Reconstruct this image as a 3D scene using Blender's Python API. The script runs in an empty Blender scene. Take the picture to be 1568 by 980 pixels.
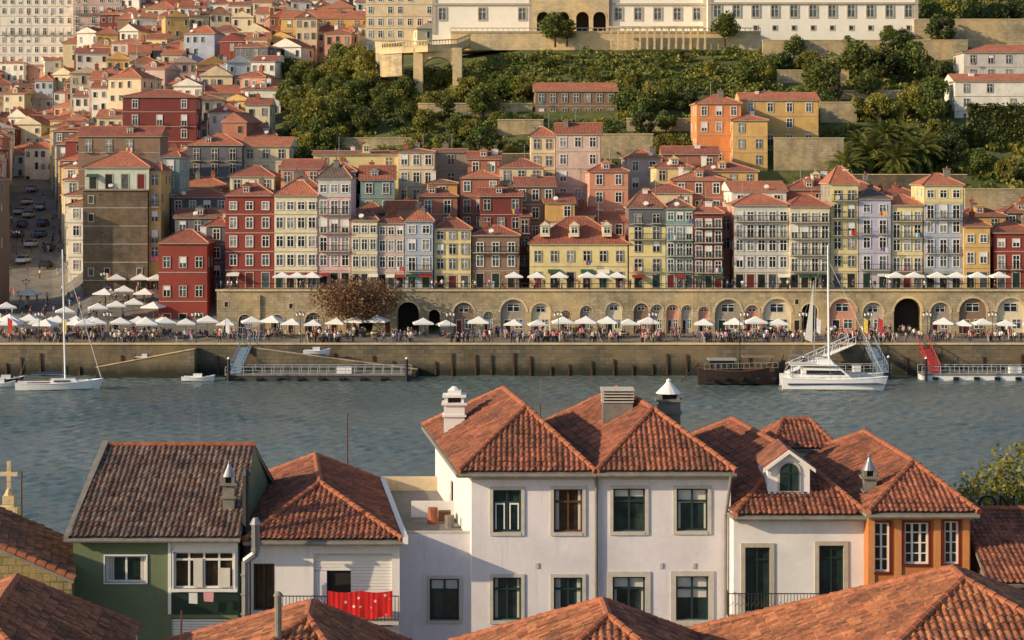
import bpy, bmesh, math, random
import numpy as np
from mathutils import Vector, Matrix
R=random.Random(11)
F=3200.0; CX=784.0; HY=250.0; CH=31.5      # survey constants: eye height 31.5 m, bearing scale
def wx(px,d): return (px-CX)*d/F
def wz(py,d): return CH-(py-HY)*d/F
def S(r,g,b):
    f=lambda c:(c/255/12.92) if c/255<=.04045 else ((c/255+.055)/1.055)**2.4
    return (f(r),f(g),f(b),1)
UP=Vector((0,0,1))
# ---------------------------------------------------------------- materials
def newmat(name):
    m=bpy.data.materials.new(name); m.use_nodes=True
    return m,m.node_tree,m.node_tree.nodes['Principled BSDF']
def N(nt,t,**k):
    n=nt.nodes.new(t)
    for a,b in k.items(): setattr(n,a,b)
    return n
def noise(nt,vec,scale,detail=5,rough=.6):
    n=N(nt,'ShaderNodeTexNoise'); n.inputs['Scale'].default_value=scale
    n.inputs['Detail'].default_value=detail; n.inputs['Roughness'].default_value=rough
    if vec: nt.links.new(vec,n.inputs['Vector'])
    return n.outputs[0]
def mrange(nt,v,a,b,c,d):
    n=N(nt,'ShaderNodeMapRange'); nt.links.new(v,n.inputs[0])
    for i,x in enumerate((a,b,c,d)): n.inputs[i+1].default_value=x
    return n.outputs[0]
def mix(nt,f,a,b,mode='MIX'):
    n=N(nt,'ShaderNodeMixRGB',blend_type=mode)
    for i,x in enumerate((f,a,b)):
        if isinstance(x,(int,float,tuple)): n.inputs[i].default_value=x
        else: nt.links.new(x,n.inputs[i])
    return n.outputs[0]
def mathn(nt,op,a,b=None):
    n=N(nt,'ShaderNodeMath',operation=op)
    for i,x in enumerate((a,b)):
        if x is None: continue
        if isinstance(x,(int,float)): n.inputs[i].default_value=x
        else: nt.links.new(x,n.inputs[i])
    return n.outputs[0]
def bump(nt,b,h,strength,dist):
    n=N(nt,'ShaderNodeBump'); n.inputs['Strength'].default_value=strength; n.inputs['Distance'].default_value=dist
    nt.links.new(h,n.inputs['Height']); nt.links.new(n.outputs[0],b.inputs['Normal'])
def objco(nt): return N(nt,'ShaderNodeTexCoord').outputs['Object']
def mapping(nt,v,sc):
    n=N(nt,'ShaderNodeMapping'); nt.links.new(v,n.inputs[0]); n.inputs['Scale'].default_value=sc; return n.outputs[0]
MC={}
def wallm(name,col,dirt=.45,rough=.85,sc=.5,bs=.25):
    if name in MC: return MC[name]
    m,nt,b=newmat(name); co=objco(nt)
    dc=(col[0]*.38+.02,col[1]*.36+.018,col[2]*.34+.015,1)
    n1=mrange(nt,noise(nt,co,sc,8,.7),.42,.72,0,dirt)
    n2=mrange(nt,noise(nt,mapping(nt,co,(2.2,2.2,.22)),1.1,5,.7),.5,.8,0,dirt*1.1)
    f=mathn(nt,'MAXIMUM',n1,n2)
    c=mix(nt,f,col,dc)
    c=mix(nt,mrange(nt,noise(nt,co,6,3),.3,.7,0,.12),c,(1,1,1,1),'OVERLAY')
    nt.links.new(c,b.inputs['Base Color']); b.inputs['Roughness'].default_value=rough
    bump(nt,b,noise(nt,co,9,6,.7),bs,.03)
    MC[name]=m; return m
def plain(name,col,rough=.6,metal=0,var=.15):
    if name in MC: return MC[name]
    m,nt,b=newmat(name); co=objco(nt)
    c=mix(nt,mrange(nt,noise(nt,co,3,4),.3,.7,0,var*2),col,(col[0]*.5,col[1]*.5,col[2]*.5,1))
    nt.links.new(c,b.inputs['Base Color']); b.inputs['Roughness'].default_value=rough; b.inputs['Metallic'].default_value=metal
    MC[name]=m; return m
def stonem(name,col,col2,bw=.9,bh=.45,mort=.02,algae=False,dirt=.7):
    m,nt,b=newmat(name); co=objco(nt)
    sp=N(nt,'ShaderNodeSeparateXYZ'); nt.links.new(co,sp.inputs[0])
    cb=N(nt,'ShaderNodeCombineXYZ'); nt.links.new(mathn(nt,'ADD',sp.outputs[0],sp.outputs[1]),cb.inputs[0]); nt.links.new(sp.outputs[2],cb.inputs[1])
    br=N(nt,'ShaderNodeTexBrick'); nt.links.new(cb.outputs[0],br.inputs['Vector'])
    br.inputs['Color1'].default_value=col; br.inputs['Color2'].default_value=col2
    br.inputs['Mortar'].default_value=(col[0]*.35,col[1]*.35,col[2]*.33,1)
    br.inputs['Scale'].default_value=1; br.inputs['Brick Width'].default_value=bw; br.inputs['Row Height'].default_value=bh
    br.inputs['Mortar Size'].default_value=mort; br.inputs['Bias'].default_value=-.1
    c=mix(nt,mrange(nt,noise(nt,co,.35,8,.7),.4,.68,0,dirt),br.outputs[0],(col[0]*.3,col[1]*.31,col[2]*.28,1))
    c=mix(nt,mrange(nt,noise(nt,mapping(nt,co,(1.2,1.2,.15)),.9,6,.7),.5,.72,0,dirt*.8),c,(col[0]*.25,col[1]*.26,col[2]*.22,1))
    c=mix(nt,mrange(nt,noise(nt,co,.12,5,.7),.45,.65,0,.6),c,(col[0]*1.3,col[1]*1.12,col[2]*.8,1))
    if algae:
        zz=mathn(nt,'ADD',sp.outputs[2],mathn(nt,'MULTIPLY',noise(nt,mapping(nt,co,(1,1,.3)),.5,6),2.2))
        c=mix(nt,mrange(nt,zz,1.8,3.4,.95,0),c,(.018,.022,.012,1))
    nt.links.new(c,b.inputs['Base Color']); b.inputs['Roughness'].default_value=.9
    bump(nt,b,noise(nt,co,4,7,.7),.5,.08)
    return m
def roofm(name,cols,moss=.5,mosscol=(.05,.04,.03,1),bumpy=True,msc=.35,warm=.25):
    m,nt,b=newmat(name)
    uv=N(nt,'ShaderNodeTexCoord').outputs['UV']; co=objco(nt)
    fl=N(nt,'ShaderNodeVectorMath',operation='FLOOR'); nt.links.new(uv,fl.inputs[0])
    wn=N(nt,'ShaderNodeTexWhiteNoise',noise_dimensions='3D'); nt.links.new(fl.outputs[0],wn.inputs['Vector'])
    cr=N(nt,'ShaderNodeValToRGB'); cr.color_ramp.elements[0].color=cols[0]; cr.color_ramp.elements[1].color=cols[-1]
    for i,c in enumerate(cols[1:-1]):
        e=cr.color_ramp.elements.new((i+1)/(len(cols)-1)); e.color=c
    nt.links.new(wn.outputs[0],cr.inputs[0])
    c=mix(nt,mrange(nt,noise(nt,co,.11,3,.5),.35,.65,0,warm),cr.outputs[0],S(190,122,86))
    c=mix(nt,mrange(nt,noise(nt,co,msc,8,.75),.4,.66,0,moss),c,mosscol)
    c=mix(nt,mrange(nt,noise(nt,co,msc*8,6,.75),.47,.72,0,moss*.95),c,mosscol)
    if not bumpy: c=mix(nt,mrange(nt,noise(nt,co,3.1,6,.8),.58,.7,0,.5),c,(.3,.26,.19,1))
    nt.links.new(c,b.inputs['Base Color']); b.inputs['Roughness'].default_value=.85
    if bumpy:
        sp=N(nt,'ShaderNodeSeparateXYZ'); nt.links.new(uv,sp.inputs[0])
        s=mathn(nt,'ABSOLUTE',mathn(nt,'SINE',mathn(nt,'MULTIPLY',sp.outputs[0],math.pi)))
        v=mathn(nt,'FRACT',sp.outputs[1])
        bump(nt,b,mathn(nt,'SUBTRACT',s,v),.8,.06)
    else: bump(nt,b,noise(nt,co,25,4,.7),.3,.01)
    return m
def foliage(name,c1,c2,sc=.7,ag=.3):
    m,nt,b=newmat(name); co=objco(nt)
    r=N(nt,'ShaderNodeObjectInfo').outputs['Random']
    c=mix(nt,mrange(nt,noise(nt,co,sc,4,.7),.35,.65,0,1),c1,c2)
    c=mix(nt,mathn(nt,'MULTIPLY',r,ag),c,(.17,.14,.025,1))
    nt.links.new(c,b.inputs['Base Color']); b.inputs['Roughness'].default_value=.6
    tr=N(nt,'ShaderNodeBsdfTranslucent'); nt.links.new(c,tr.inputs[0])
    ms=N(nt,'ShaderNodeMixShader'); ms.inputs[0].default_value=.3
    out=nt.nodes['Material Output']; nt.links.new(b.outputs[0],ms.inputs[1]); nt.links.new(tr.outputs[0],ms.inputs[2]); nt.links.new(ms.outputs[0],out.inputs[0])
    return m
def glassm(name,col,rough=.12):
    m,nt,b=newmat(name); co=objco(nt)
    c=mix(nt,mrange(nt,noise(nt,co,1.3,3),.35,.65,0,1),col,(col[0]*.35,col[1]*.35,col[2]*.35,1))
    nt.links.new(c,b.inputs['Base Color']); b.inputs['Roughness'].default_value=rough; b.inputs['IOR'].default_value=1.5
    bump(nt,b,noise(nt,co,1.2,2),.08,.05)
    return m
G1=glassm('glass_dark',(.025,.03,.036,1)); G2=glassm('glass_curtain',(.38,.38,.36,1),.3); G3=glassm('glass_mid',(.12,.14,.16,1))
def rg(): return R.choice((G1,G1,G3,G3,G2))
NG1=glassm('near_glass',(.03,.06,.06,1),.06); NG2=glassm('near_glass_brown',(.07,.045,.03,1),.1)
CUR=plain('curtain',S(215,210,200),.9)
WHITE=plain('white_paint',S(232,230,224),.5,0,.06)
GREYF=plain('grey_frame',S(165,165,160),.6)
DARKR=plain('dark_red_paint',S(110,28,26),.5); DGREEN=plain('dark_green_paint',S(28,52,44),.45); BLACK=plain('black_iron',(.015,.015,.018,1),.5)
BROWNW=plain('brown_wood',S(92,58,38),.7,0,.3); STEEL=plain('galvanised_steel',S(150,152,155),.4,.6); LEAD=plain('grey_cement',S(135,130,122),.9,0,.35)
GRAN=wallm('granite_trim',S(180,170,154),.4,.85,2.0)
RF={'or':roofm('roof_tile_orange',[S(176,100,70),S(198,114,80),S(212,134,98),S(186,102,72)],.42,(.1,.055,.04,1)),
    'rd':roofm('roof_tile_red',[S(150,82,64),S(168,92,70),S(188,108,82),S(156,82,62)],.5,(.08,.05,.04,1)),
    'br':roofm('roof_tile_brown',[S(132,88,70),S(154,100,78),S(172,116,90),S(138,90,68)],.6),
    'sl':roofm('roof_slate',[S(88,84,84),S(104,98,96),S(120,112,108),S(80,76,78)],.5)}
MX=(.04,.027,.021,1)
NR=roofm('near_tile_red',[S(96,54,42),S(142,82,60),S(160,94,68),S(178,110,80),S(122,66,50)],.66,MX,False,.6,.2)
NO=roofm('near_tile_orange',[S(110,64,44),S(162,98,66),S(184,116,78),S(202,136,92),S(136,78,54)],.7,MX,False,.7,.3)
NB=roofm('near_tile_weathered',[S(84,60,52),S(104,78,66),S(128,100,86),S(142,122,108),S(96,64,52)],.7,(.045,.038,.037,1),False,.8,.05)
CAPM=plain('ridge_tile',S(176,106,74),.85,0,.5)
MORT=plain('ridge_far',S(196,134,104),.9,0,.4)
STONE=stonem('granite_wall',S(192,176,146),S(160,146,120))
QUAY=stonem('quay_stone',S(124,114,98),S(92,84,72),1.3,.55,.03,True)
DSTONE=stonem('dark_stone',S(118,106,92),S(90,82,72),.8,.4,.02,False,.8)
LSTONE=stonem('pale_stone',S(218,198,160),S(196,176,142),1.1,.5,.015,False,.35)
PAVE=stonem('paving',S(140,132,122),S(120,114,106),.6,.6,.01)
COL={'red':S(142,60,50),'burgundy':S(124,58,54),'cream':S(226,212,178),'yellow':S(226,206,148),'ochre':S(214,172,106),'pink':S(222,178,178),
 'white':S(234,228,216),'grey':S(198,196,190),'bluegrey':S(168,178,196),'lilac':S(184,182,204),'teal':S(130,160,156),'slate':S(100,102,110),
 'salmon':S(214,150,124),'orange':S(222,142,88),'brick':S(166,108,88),'beige':S(220,198,164),'stonegrey':S(158,148,134),'brown':S(138,112,94),'mint':S(192,204,186),'roseg':S(200,176,166)}
def W(k): return wallm(k+'_plaster',COL[k],.55)
# ---------------------------------------------------------------- mesh builder
class MB:
    def __init__(s): s.v=[];s.f=[];s.m=[];s.uv=[];s.mats=[];s.T=None
    def mi(s,m):
        if m not in s.mats: s.mats.append(m)
        return s.mats.index(m)
    def face(s,pts,m,uv=None):
        i=len(s.v)
        for p in pts:
            p=Vector(p)
            s.v.append(s.T@p if s.T else p)
        s.f.append(tuple(range(i,i+len(pts)))); s.m.append(s.mi(m))
        s.uv.append(uv or [(0,0)]*len(pts))
    def box(s,x0,x1,y0,y1,z0,z1,m,bottom=True):
        a=[(x0,y0,z0),(x1,y0,z0),(x1,y1,z0),(x0,y1,z0),(x0,y0,z1),(x1,y0,z1),(x1,y1,z1),(x0,y1,z1)]
        fs=[(0,1,5,4),(1,2,6,5),(2,3,7,6),(3,0,4,7),(4,5,6,7)]
        if bottom: fs.append((3,2,1,0))
        for f in fs: s.face([a[i] for i in f],m)
    def roof(s,pts,m):
        P=[Vector(p) for p in pts]; n=(P[1]-P[0]).cross(P[2]-P[0]).normalized()
        if n.z<0: n=-n
        e=Vector((n.y,-n.x,0)); e=e.normalized() if e.length>1e-6 else Vector((1,0,0))
        sl=n.cross(e)
        if sl.z<0: sl=-sl
        o=P[0].x*1.7+P[0].z*3.1
        s.face(P,m,[((p.dot(e))/.25+o,(p.dot(sl))/.38+o) for p in P])
    def prism(s,pts,off,m):
        P=[Vector(p) for p in pts]; Q=[p+Vector(off) for p in P]; n=len(P)
        s.face(P,m); s.face(Q[::-1],m)
        for i in range(n): s.face([P[i],P[(i+1)%n],Q[(i+1)%n],Q[i]],m)
    def tube(s,p0,p1,r0,r1,m,n=6,cap=True):
        p0=Vector(p0);p1=Vector(p1);d=(p1-p0)
        if d.length<1e-6: return
        d.normalize(); a=d.cross(UP if abs(d.z)<.9 else Vector((1,0,0))).normalized(); b=d.cross(a)
        A=[p0+(a*math.cos(t)+b*math.sin(t))*r0 for t in [i*2*math.pi/n for i in range(n)]]
        B=[p1+(a*math.cos(t)+b*math.sin(t))*r1 for t in [i*2*math.pi/n for i in range(n)]]
        for i in range(n): s.face([A[i],A[(i+1)%n],B[(i+1)%n],B[i]],m)
        if cap:
            s.face(A[::-1],m)
            if r1>1e-4: s.face(B,m)
    def window(s,c,r,n,w,h,fm,gm,fw=.13,pr=.07,mull=True,mm=None):
        c=Vector(c);r=Vector(r);n=Vector(n)
        P=lambda a,b,o:c+r*a+UP*b+n*o
        a=w/2;A=a+fw
        o=[(-A,-fw),(A,-fw),(A,h+fw),(-A,h+fw)]; q=[(-a,0),(a,0),(a,h),(-a,h)]
        for k in range(4):
            l=(k+1)%4
            s.face([P(*o[k],pr),P(*o[l],pr),P(*q[l],pr),P(*q[k],pr)],fm)
            s.face([P(*q[k],pr),P(*q[l],pr),P(*q[l],.01),P(*q[k],.01)],fm)
            s.face([P(*o[k],0),P(*o[l],0),P(*o[l],pr),P(*o[k],pr)],fm)
        s.face([P(*q[0],.012),P(*q[1],.012),P(*q[2],.012),P(*q[3],.012)],gm)
        if mull:
            mm=mm or WHITE
            s.face([P(-.05,0,.035),P(.05,0,.035),P(.05,h,.035),P(-.05,h,.035)],mm)
            t=h*.68
            s.face([P(-a,t-.04,.039),P(a,t-.04,.039),P(a,t+.04,.039),P(-a,t+.04,.039)],mm)
    def rail(s,p0,p1,h,sp,m,r=.02,rt=.035):
        p0=Vector(p0);p1=Vector(p1);L=(p1-p0).length;k=max(1,int(L/sp))
        for i in range(k+1):
            p=p0.lerp(p1,i/k); s.tube(p,p+UP*h,r,r,m,4,False)
        s.tube(p0+UP*h,p1+UP*h,rt,rt,m,4); s.tube(p0+UP*.08,p1+UP*.08,rt*.7,rt*.7,m,4)
    def obj(s,name,parent=None,smooth=False):
        me=bpy.data.meshes.new(name); me.from_pydata([tuple(v) for v in s.v],[],s.f)
        for m in s.mats: me.materials.append(m)
        me.polygons.foreach_set('material_index',s.m)
        ul=me.uv_layers.new(name='UVMap'); flat=[c for f in s.uv for p in f for c in p]
        ul.data.foreach_set('uv',flat)
        if smooth: me.polygons.foreach_set('use_smooth',[True]*len(s.f))
        me.update()
        o=bpy.data.objects.new(name,me); bpy.context.scene.collection.objects.link(o)
        if parent: o.parent=parent
        return o
def empty(name):
    o=bpy.data.objects.new(name,None); bpy.context.scene.collection.objects.link(o); return o
def inst(me,name,loc,rz=0,sc=1):
    o=bpy.data.objects.new(name,me); o.location=loc; o.rotation_euler=(0,0,rz)
    o.scale=(sc,sc,sc) if not isinstance(sc,tuple) else sc
    bpy.context.scene.collection.objects.link(o); return o
def meshonly(mb,name):
    o=mb.obj(name); me=o.data; bpy.data.objects.remove(o); return me
# ---------------------------------------------------------------- terrain
DS=[330,350,370,400,440,480,540,620,720,900,1300]
PXS=[-400,0,95,140,330,450,600,800,1100,1568,2000]
st=[4.55,7,9,14,18,22,30,44,72,120,150]
TB=[st,st,st,[4.55,9,13,19,27,35,48,64,88,125,150],[4.55,10.5,16,25,34,42,54,70,92,125,150],
 [4.55,11,17,27,37,46,57,72,92,125,150],[4.55,11,17,29,41,52,60,72,92,125,150]]+[[4.55,11,18,31,45,58,62,72,92,125,150]]*4
def lerpi(xs,x):
    if x<=xs[0]: return 0,0.
    for i in range(len(xs)-1):
        if x<=xs[i+1]: return i,(x-xs[i])/(xs[i+1]-xs[i])
    return len(xs)-2,1.
def terr(px,d):
    i,a=lerpi(PXS,px); j,b=lerpi(DS,d)
    g=lambda i,j:TB[i][j]
    return (g(i,j)*(1-a)+g(i+1,j)*a)*(1-b)+(g(i,j+1)*(1-a)+g(i+1,j+1)*a)*b
def hillmat():
    m,nt,b=newmat('hillside_ground'); co=objco(nt)
    c=mix(nt,mrange(nt,noise(nt,co,.15,8,.7),.4,.6,0,1),(.05,.075,.016,1),(.12,.125,.03,1))
    c=mix(nt,mrange(nt,noise(nt,co,1.2,5,.7),.55,.8,0,.5),c,(.16,.13,.06,1))
    nt.links.new(c,b.inputs['Base Color']); b.inputs['Roughness'].default_value=.95
    bump(nt,b,noise(nt,co,1.5,6),.6,.4); return m
HM=hillmat()
mb=MB()
pxs=[-400+i*20 for i in range(121)]; dss=[330,336,343,350,360]+[370+i*10 for i in range(25)]+[620,650,680,720,800,900,1100,1300]
asph=stonem('street_setts',S(124,122,120),S(108,106,104),.4,.3,.01)
for i in range(len(pxs)-1):
    for j in range(len(dss)-1):
        q=[(pxs[i],dss[j]),(pxs[i+1],dss[j]),(pxs[i+1],dss[j+1]),(pxs[i],dss[j+1])]
        mt=asph if (pxs[i]<330 and dss[j]<372) or (-20<=pxs[i]<130 and dss[j]<530) else HM
        mb.face([(wx(a,b),b,terr(a,b)) for a,b in q],mt)
mb.obj('hillside_terrain')
mb=MB(); mb.box(-6000,6000,-3000,9000,-6,-4,HM); mb.obj('ground')
mb=MB()
P=[(30,6),(62,7.5),(100,7),(118,5),(124,4.6),(124.2,-4)]
for i in range(len(P)-1): mb.face([(-400,P[i][0],P[i][1]),(400,P[i][0],P[i][1]),(400,P[i+1][0],P[i+1][1]),(-400,P[i+1][0],P[i+1][1])],PAVE)
mb.obj('near_bank_ground')
# water : real wave geometry in the visible reach, flat sheet beyond
WM,nt,b=newmat('river_water'); co=objco(nt)
c=mix(nt,mrange(nt,noise(nt,mapping(nt,co,(.012,.03,1)),1,5,.6),.4,.6,0,1),(.085,.12,.115,1),(.13,.165,.155,1))
nt.links.new(c,b.inputs['Base Color']); b.inputs['Roughness'].default_value=.13; b.inputs['IOR'].default_value=1.33
bump(nt,b,noise(nt,mapping(nt,co,(.6,1.3,1)),1.8,4,.65),.8,.14)
nx,ny=900,640
X,Y=np.meshgrid(np.linspace(-108,108,nx),np.linspace(150,311,ny))
Z=np.zeros_like(X); rs=np.random.RandomState(4)
patch=.8+.3*np.sin(X*.031+Y*.05+1.3+1.5*np.sin(X*.02))*np.sin(Y*.043-X*.017)+.2*np.sin(X*.09+2)*np.sin(Y*.11+.4)
for i in range(60):
    lam=.95*(3.4/.95)**rs.rand(); th=rs.normal(math.pi/2+.25,.75); k=2*math.pi/lam
    ph=rs.rand()*6.28; wv=np.sin(k*(X*math.cos(th)+Y*math.sin(th))+ph+2.2*np.sin(X*.11*rs.rand()+Y*.09*rs.rand()+i))
    Z+=.0062*lam*wv
Z*=np.clip(patch,.35,1.4)
V=np.stack([X.ravel(),Y.ravel(),Z.ravel()],1)
idx=np.arange(nx*ny).reshape(ny,nx); Fq=np.stack([idx[:-1,:-1].ravel(),idx[:-1,1:].ravel(),idx[1:,1:].ravel(),idx[1:,:-1].ravel()],1)
me=bpy.data.meshes.new('river_water'); me.vertices.add(len(V)); me.vertices.foreach_set('co',V.ravel().astype(np.float32))
me.loops.add(Fq.size); me.loops.foreach_set('vertex_index',Fq.ravel().astype(np.int32)); me.polygons.add(len(Fq))
me.polygons.foreach_set('loop_start',np.arange(0,Fq.size,4).astype(np.int32)); me.polygons.foreach_set('loop_total',np.full(len(Fq),4,np.int32))
me.polygons.foreach_set('use_smooth',np.ones(len(Fq),bool)); me.update(calc_edges=True); me.materials.append(WM)
o=bpy.data.objects.new('river_water',me); bpy.context.scene.collection.objects.link(o)
mb=MB()
for s_ in (-1,1): mb.face([(s_*1500,100,-.05),(s_*107.9,100,-.05),(s_*107.9,311,-.05),(s_*1500,311,-.05)],WM)
mb.face([(-108,100,-.05),(108,100,-.05),(108,150.2,-.05),(-108,150.2,-.05)],WM)
mb.obj('river_water_outer')
# ---------------------------------------------------------------- quay + arcade
mb=MB(); mb.box(-320,320,310,331,-4,4.6,QUAY); mb.box(-320,320,309.85,310.5,4.6,4.85,LSTONE)
for i in range(60): x=-84+i*2.9+R.uniform(-.5,.5); mb.box(x-.12,x+.12,309.8,310.02,R.uniform(-.2,.2),R.uniform(1.2,3.4),BROWNW)
mb.obj('quay_wall')
mb=MB(); mb.face([(-320,310.5,4.606),(320,310.5,4.606),(320,331,4.606),(-320,331,4.606)],PAVE); mb.obj('promenade_pavement')
mb=MB()
for (a,bq,z0,z1) in ((395,640,4.3,1.2),(150,300,1.5,4.2)):
    xa,xb=wx(a,308),wx(bq,308)
    mb.prism([(xa,306.5,-3),(xb,306.5,-3),(xb,306.5,z1),(xa,306.5,z0)],(0,3.4,0),QUAY)
    mb.tube((xa,306.5,z0+.05),(xb,306.5,z1+.05),.12,.12,STONE,4)
mb.obj('stone_boat_ramp')
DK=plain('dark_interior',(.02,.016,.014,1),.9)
def arches(mb,x0,x1,y,z0,z1,L,wm,dark,ring,shops=False):
    L=sorted(L); cur=x0
    for (c,hw,zs) in L:
        if c-hw<cur+.1: continue
        mb.face([(cur,y,z0),(c-hw,y,z0),(c-hw,y,z1),(cur,y,z1)],wm)
        n=10; A=[(c-hw*math.cos(math.pi*i/n),zs+hw*math.sin(math.pi*i/n)) for i in range(n+1)]
        for i in range(n):
            mb.face([(A[i][0],y,A[i][1]),(A[i+1][0],y,A[i+1][1]),(A[i+1][0],y,z1),(A[i][0],y,z1)],wm)
            mb.face([(A[i][0],y,A[i][1]),(A[i+1][0],y,A[i+1][1]),(A[i+1][0],y+2.5,A[i+1][1]),(A[i][0],y+2.5,A[i][1])],wm)
            B=[(c+(p[0]-c)*1.18,zs+(p[1]-zs)*1.18) for p in (A[i],A[i+1])]
            mb.face([(A[i][0],y-.06,A[i][1]),(A[i+1][0],y-.06,A[i+1][1]),(B[1][0],y-.06,B[1][1]),(B[0][0],y-.06,B[0][1])],ring)
        for sx in (-1,1): mb.face([(c+sx*hw,y,z0),(c+sx*hw,y+2.5,z0),(c+sx*hw,y+2.5,zs),(c+sx*hw,y,zs)],wm)
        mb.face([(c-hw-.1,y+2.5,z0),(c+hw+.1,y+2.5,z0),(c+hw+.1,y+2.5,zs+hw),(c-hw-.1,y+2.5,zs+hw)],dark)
        if shops and R.random()<.7:
            fm=R.choice((W('cream'),W('salmon'),GRAN,BROWNW,W('stonegrey'),W('brown'))); yy=y+.45
            pts=[(c-hw,yy,z0)]+[(c+hw,yy,z0)]+[(c+(hw)*math.cos(t),yy,zs+hw*math.sin(t)) for t in [i*math.pi/8 for i in range(9)]]
            mb.face(pts,fm)
            mb.window((c-hw*.45,yy,z0+.1),(1,0,0),(0,-1,0),hw*.5,2.1,WHITE,R.choice((G1,DK,DGREEN,DARKR)),.08,.05,False); mb.window((c+hw*.45,yy,z0+.9),(1,0,0),(0,-1,0),hw*.6,1.4,WHITE,G3,.08,.05)
            mb.window((c,yy,zs+.1),(1,0,0),(0,-1,0),hw*.9,hw*.55,WHITE,G1,.06,.05)
        cur=c+hw
    mb.face([(cur,y,z0),(x1,y,z0),(x1,y,z1),(cur,y,z1)],wm)
ya=330.0; xl=wx(332,ya); zt=11.3
mb=MB(); L=[]
for p,hw,zs in ((375,1.0,6.6),(425,1.0,6.6),(480,1.3,6.6),(560,1.1,6.6),(625,1.7,7.9),(665,.9,7.5),(710,1.6,7.9),(748,.8,7.3),(786,2.0,8.0),(828,1.5,7.9),(866,.8,7.5),(898,1.0,8),(940,1.3,8.2),(982,1.2,8.2),(1006,1.0,8.2),(1030,1.0,8.2),(1052,.9,8.2),(1078,.9,8),(1115,2.1,7.9),(1152,1.1,8.0),(1190,2.2,7.9),(1240,1.3,8.0),(1290,2.1,8.0),(1337,1.6,7.9),(1390,2.2,8.0),(1440,1.6,7.9),(1490,2.2,8.0),(1548,2.2,8.0),(1600,2,7.5),(1660,2,7.5),(1720,2,7.5)):
    L.append((wx(p,ya),hw,zs))
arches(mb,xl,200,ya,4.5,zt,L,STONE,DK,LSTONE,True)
mb.face([(xl,ya,4.5),(xl,352,4.5),(xl,352,zt),(xl,ya,zt)],STONE)
mb.face([(xl,ya,zt),(200,ya,zt),(200,352,zt),(xl,352,zt)],PAVE)
mb.box(xl-.2,200,ya-.25,ya+.35,zt,zt+.3,LSTONE)
mb.rail((xl,ya,zt+.3),(200,ya,zt+.3),.9,1.2,BLACK,.03,.05)
x=xl+1.5
while x<125:
    if min(abs(x-l[0])-l[1] for l in L)>.7:
        if R.random()<.5: mb.box(x-.28,x+.28,ya-.3,ya-.003,4.5,zt-.6,STONE)
        else: mb.window((x,ya,8.2+R.random()*1.5),(1,0,0),(0,-1,0),.55,.8,LSTONE,DK,.12,.05,False); mb.window((x,ya,4.7),(1,0,0),(0,-1,0),.8,2.0,LSTONE,R.choice((DK,DARKR,DGREEN)),.12,.05,False)
    x+=1.7
mb.obj('arcade_wall')
# ---------------------------------------------------------------- far houses
def roofs(mb,x0,x1,y0,y1,z,rise,kind,mat,ov,wm):
    x0-=ov;x1+=ov;y0-=ov;y1+=ov
    a,b,c,d=(x0,y0,z),(x1,y0,z),(x1,y1,z),(x0,y1,z); xm=(x0+x1)/2; ym=(y0+y1)/2
    mb.box(x0+.05,x1-.05,y0+.05,y1-.05,z-.16,z-.01,GRAN)
    if kind in('hx','gx'):
        ins=min((y1-y0)/2,(x1-x0)*.42) if kind=='hx' else .0
        e,f=(x0+ins,ym,z+rise),(x1-ins,ym,z+rise)
        mb.roof([a,b,f,e],mat); mb.roof([c,d,e,f],mat)
        for t in ([d,a,e],[b,c,f]):
            if kind=='hx': mb.roof(t,mat)
            else: mb.face(t,wm)
        lines=[(e,f)]+([(a,e),(b,f)] if kind=='hx' else [])
    else:
        ins=min((x1-x0)/2,(y1-y0)*.42) if kind=='hy' else .0
        e,f=(xm,y0+ins,z+rise),(xm,y1-ins,z+rise)
        mb.roof([d,a,e,f],mat); mb.roof([b,c,f,e],mat)
        for t in ([a,b,e],[c,d,f]):
            if kind=='hy': mb.roof(t,mat)
            else: mb.face(t,wm)
        lines=[(e,f)]+([(a,e),(b,e)] if kind=='hy' else [])
    for p,q in lines: mb.tube(p,q,.13,.13,MORT,4,False)
def chimney(mb,x,y,z,h,m=None):
    m=m or R.choice((LEAD,WHITE,CAPM)); w=.35+R.random()*.2
    mb.box(x-w,x+w,y-.3,y+.3,z-1.5,z+h,m,False); mb.box(x-w-.08,x+w+.08,y-.38,y+.38,z+h,z+h+.12,m)
    mb.tube((x,y,z+h+.12),(x,y,z+h+.5),.16,.12,CAPM,6)
LAUN=[plain('cloth_%d'%i,c,.9) for i,c in enumerate((S(225,225,225),S(200,60,60),S(60,90,160),S(230,200,90),S(120,60,130),S(90,160,150)))]
AWN=[plain('awning_white',S(225,222,212),.8),plain('awning_red',S(150,40,34),.8),plain('awning_green',S(40,80,60),.8)]
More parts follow.
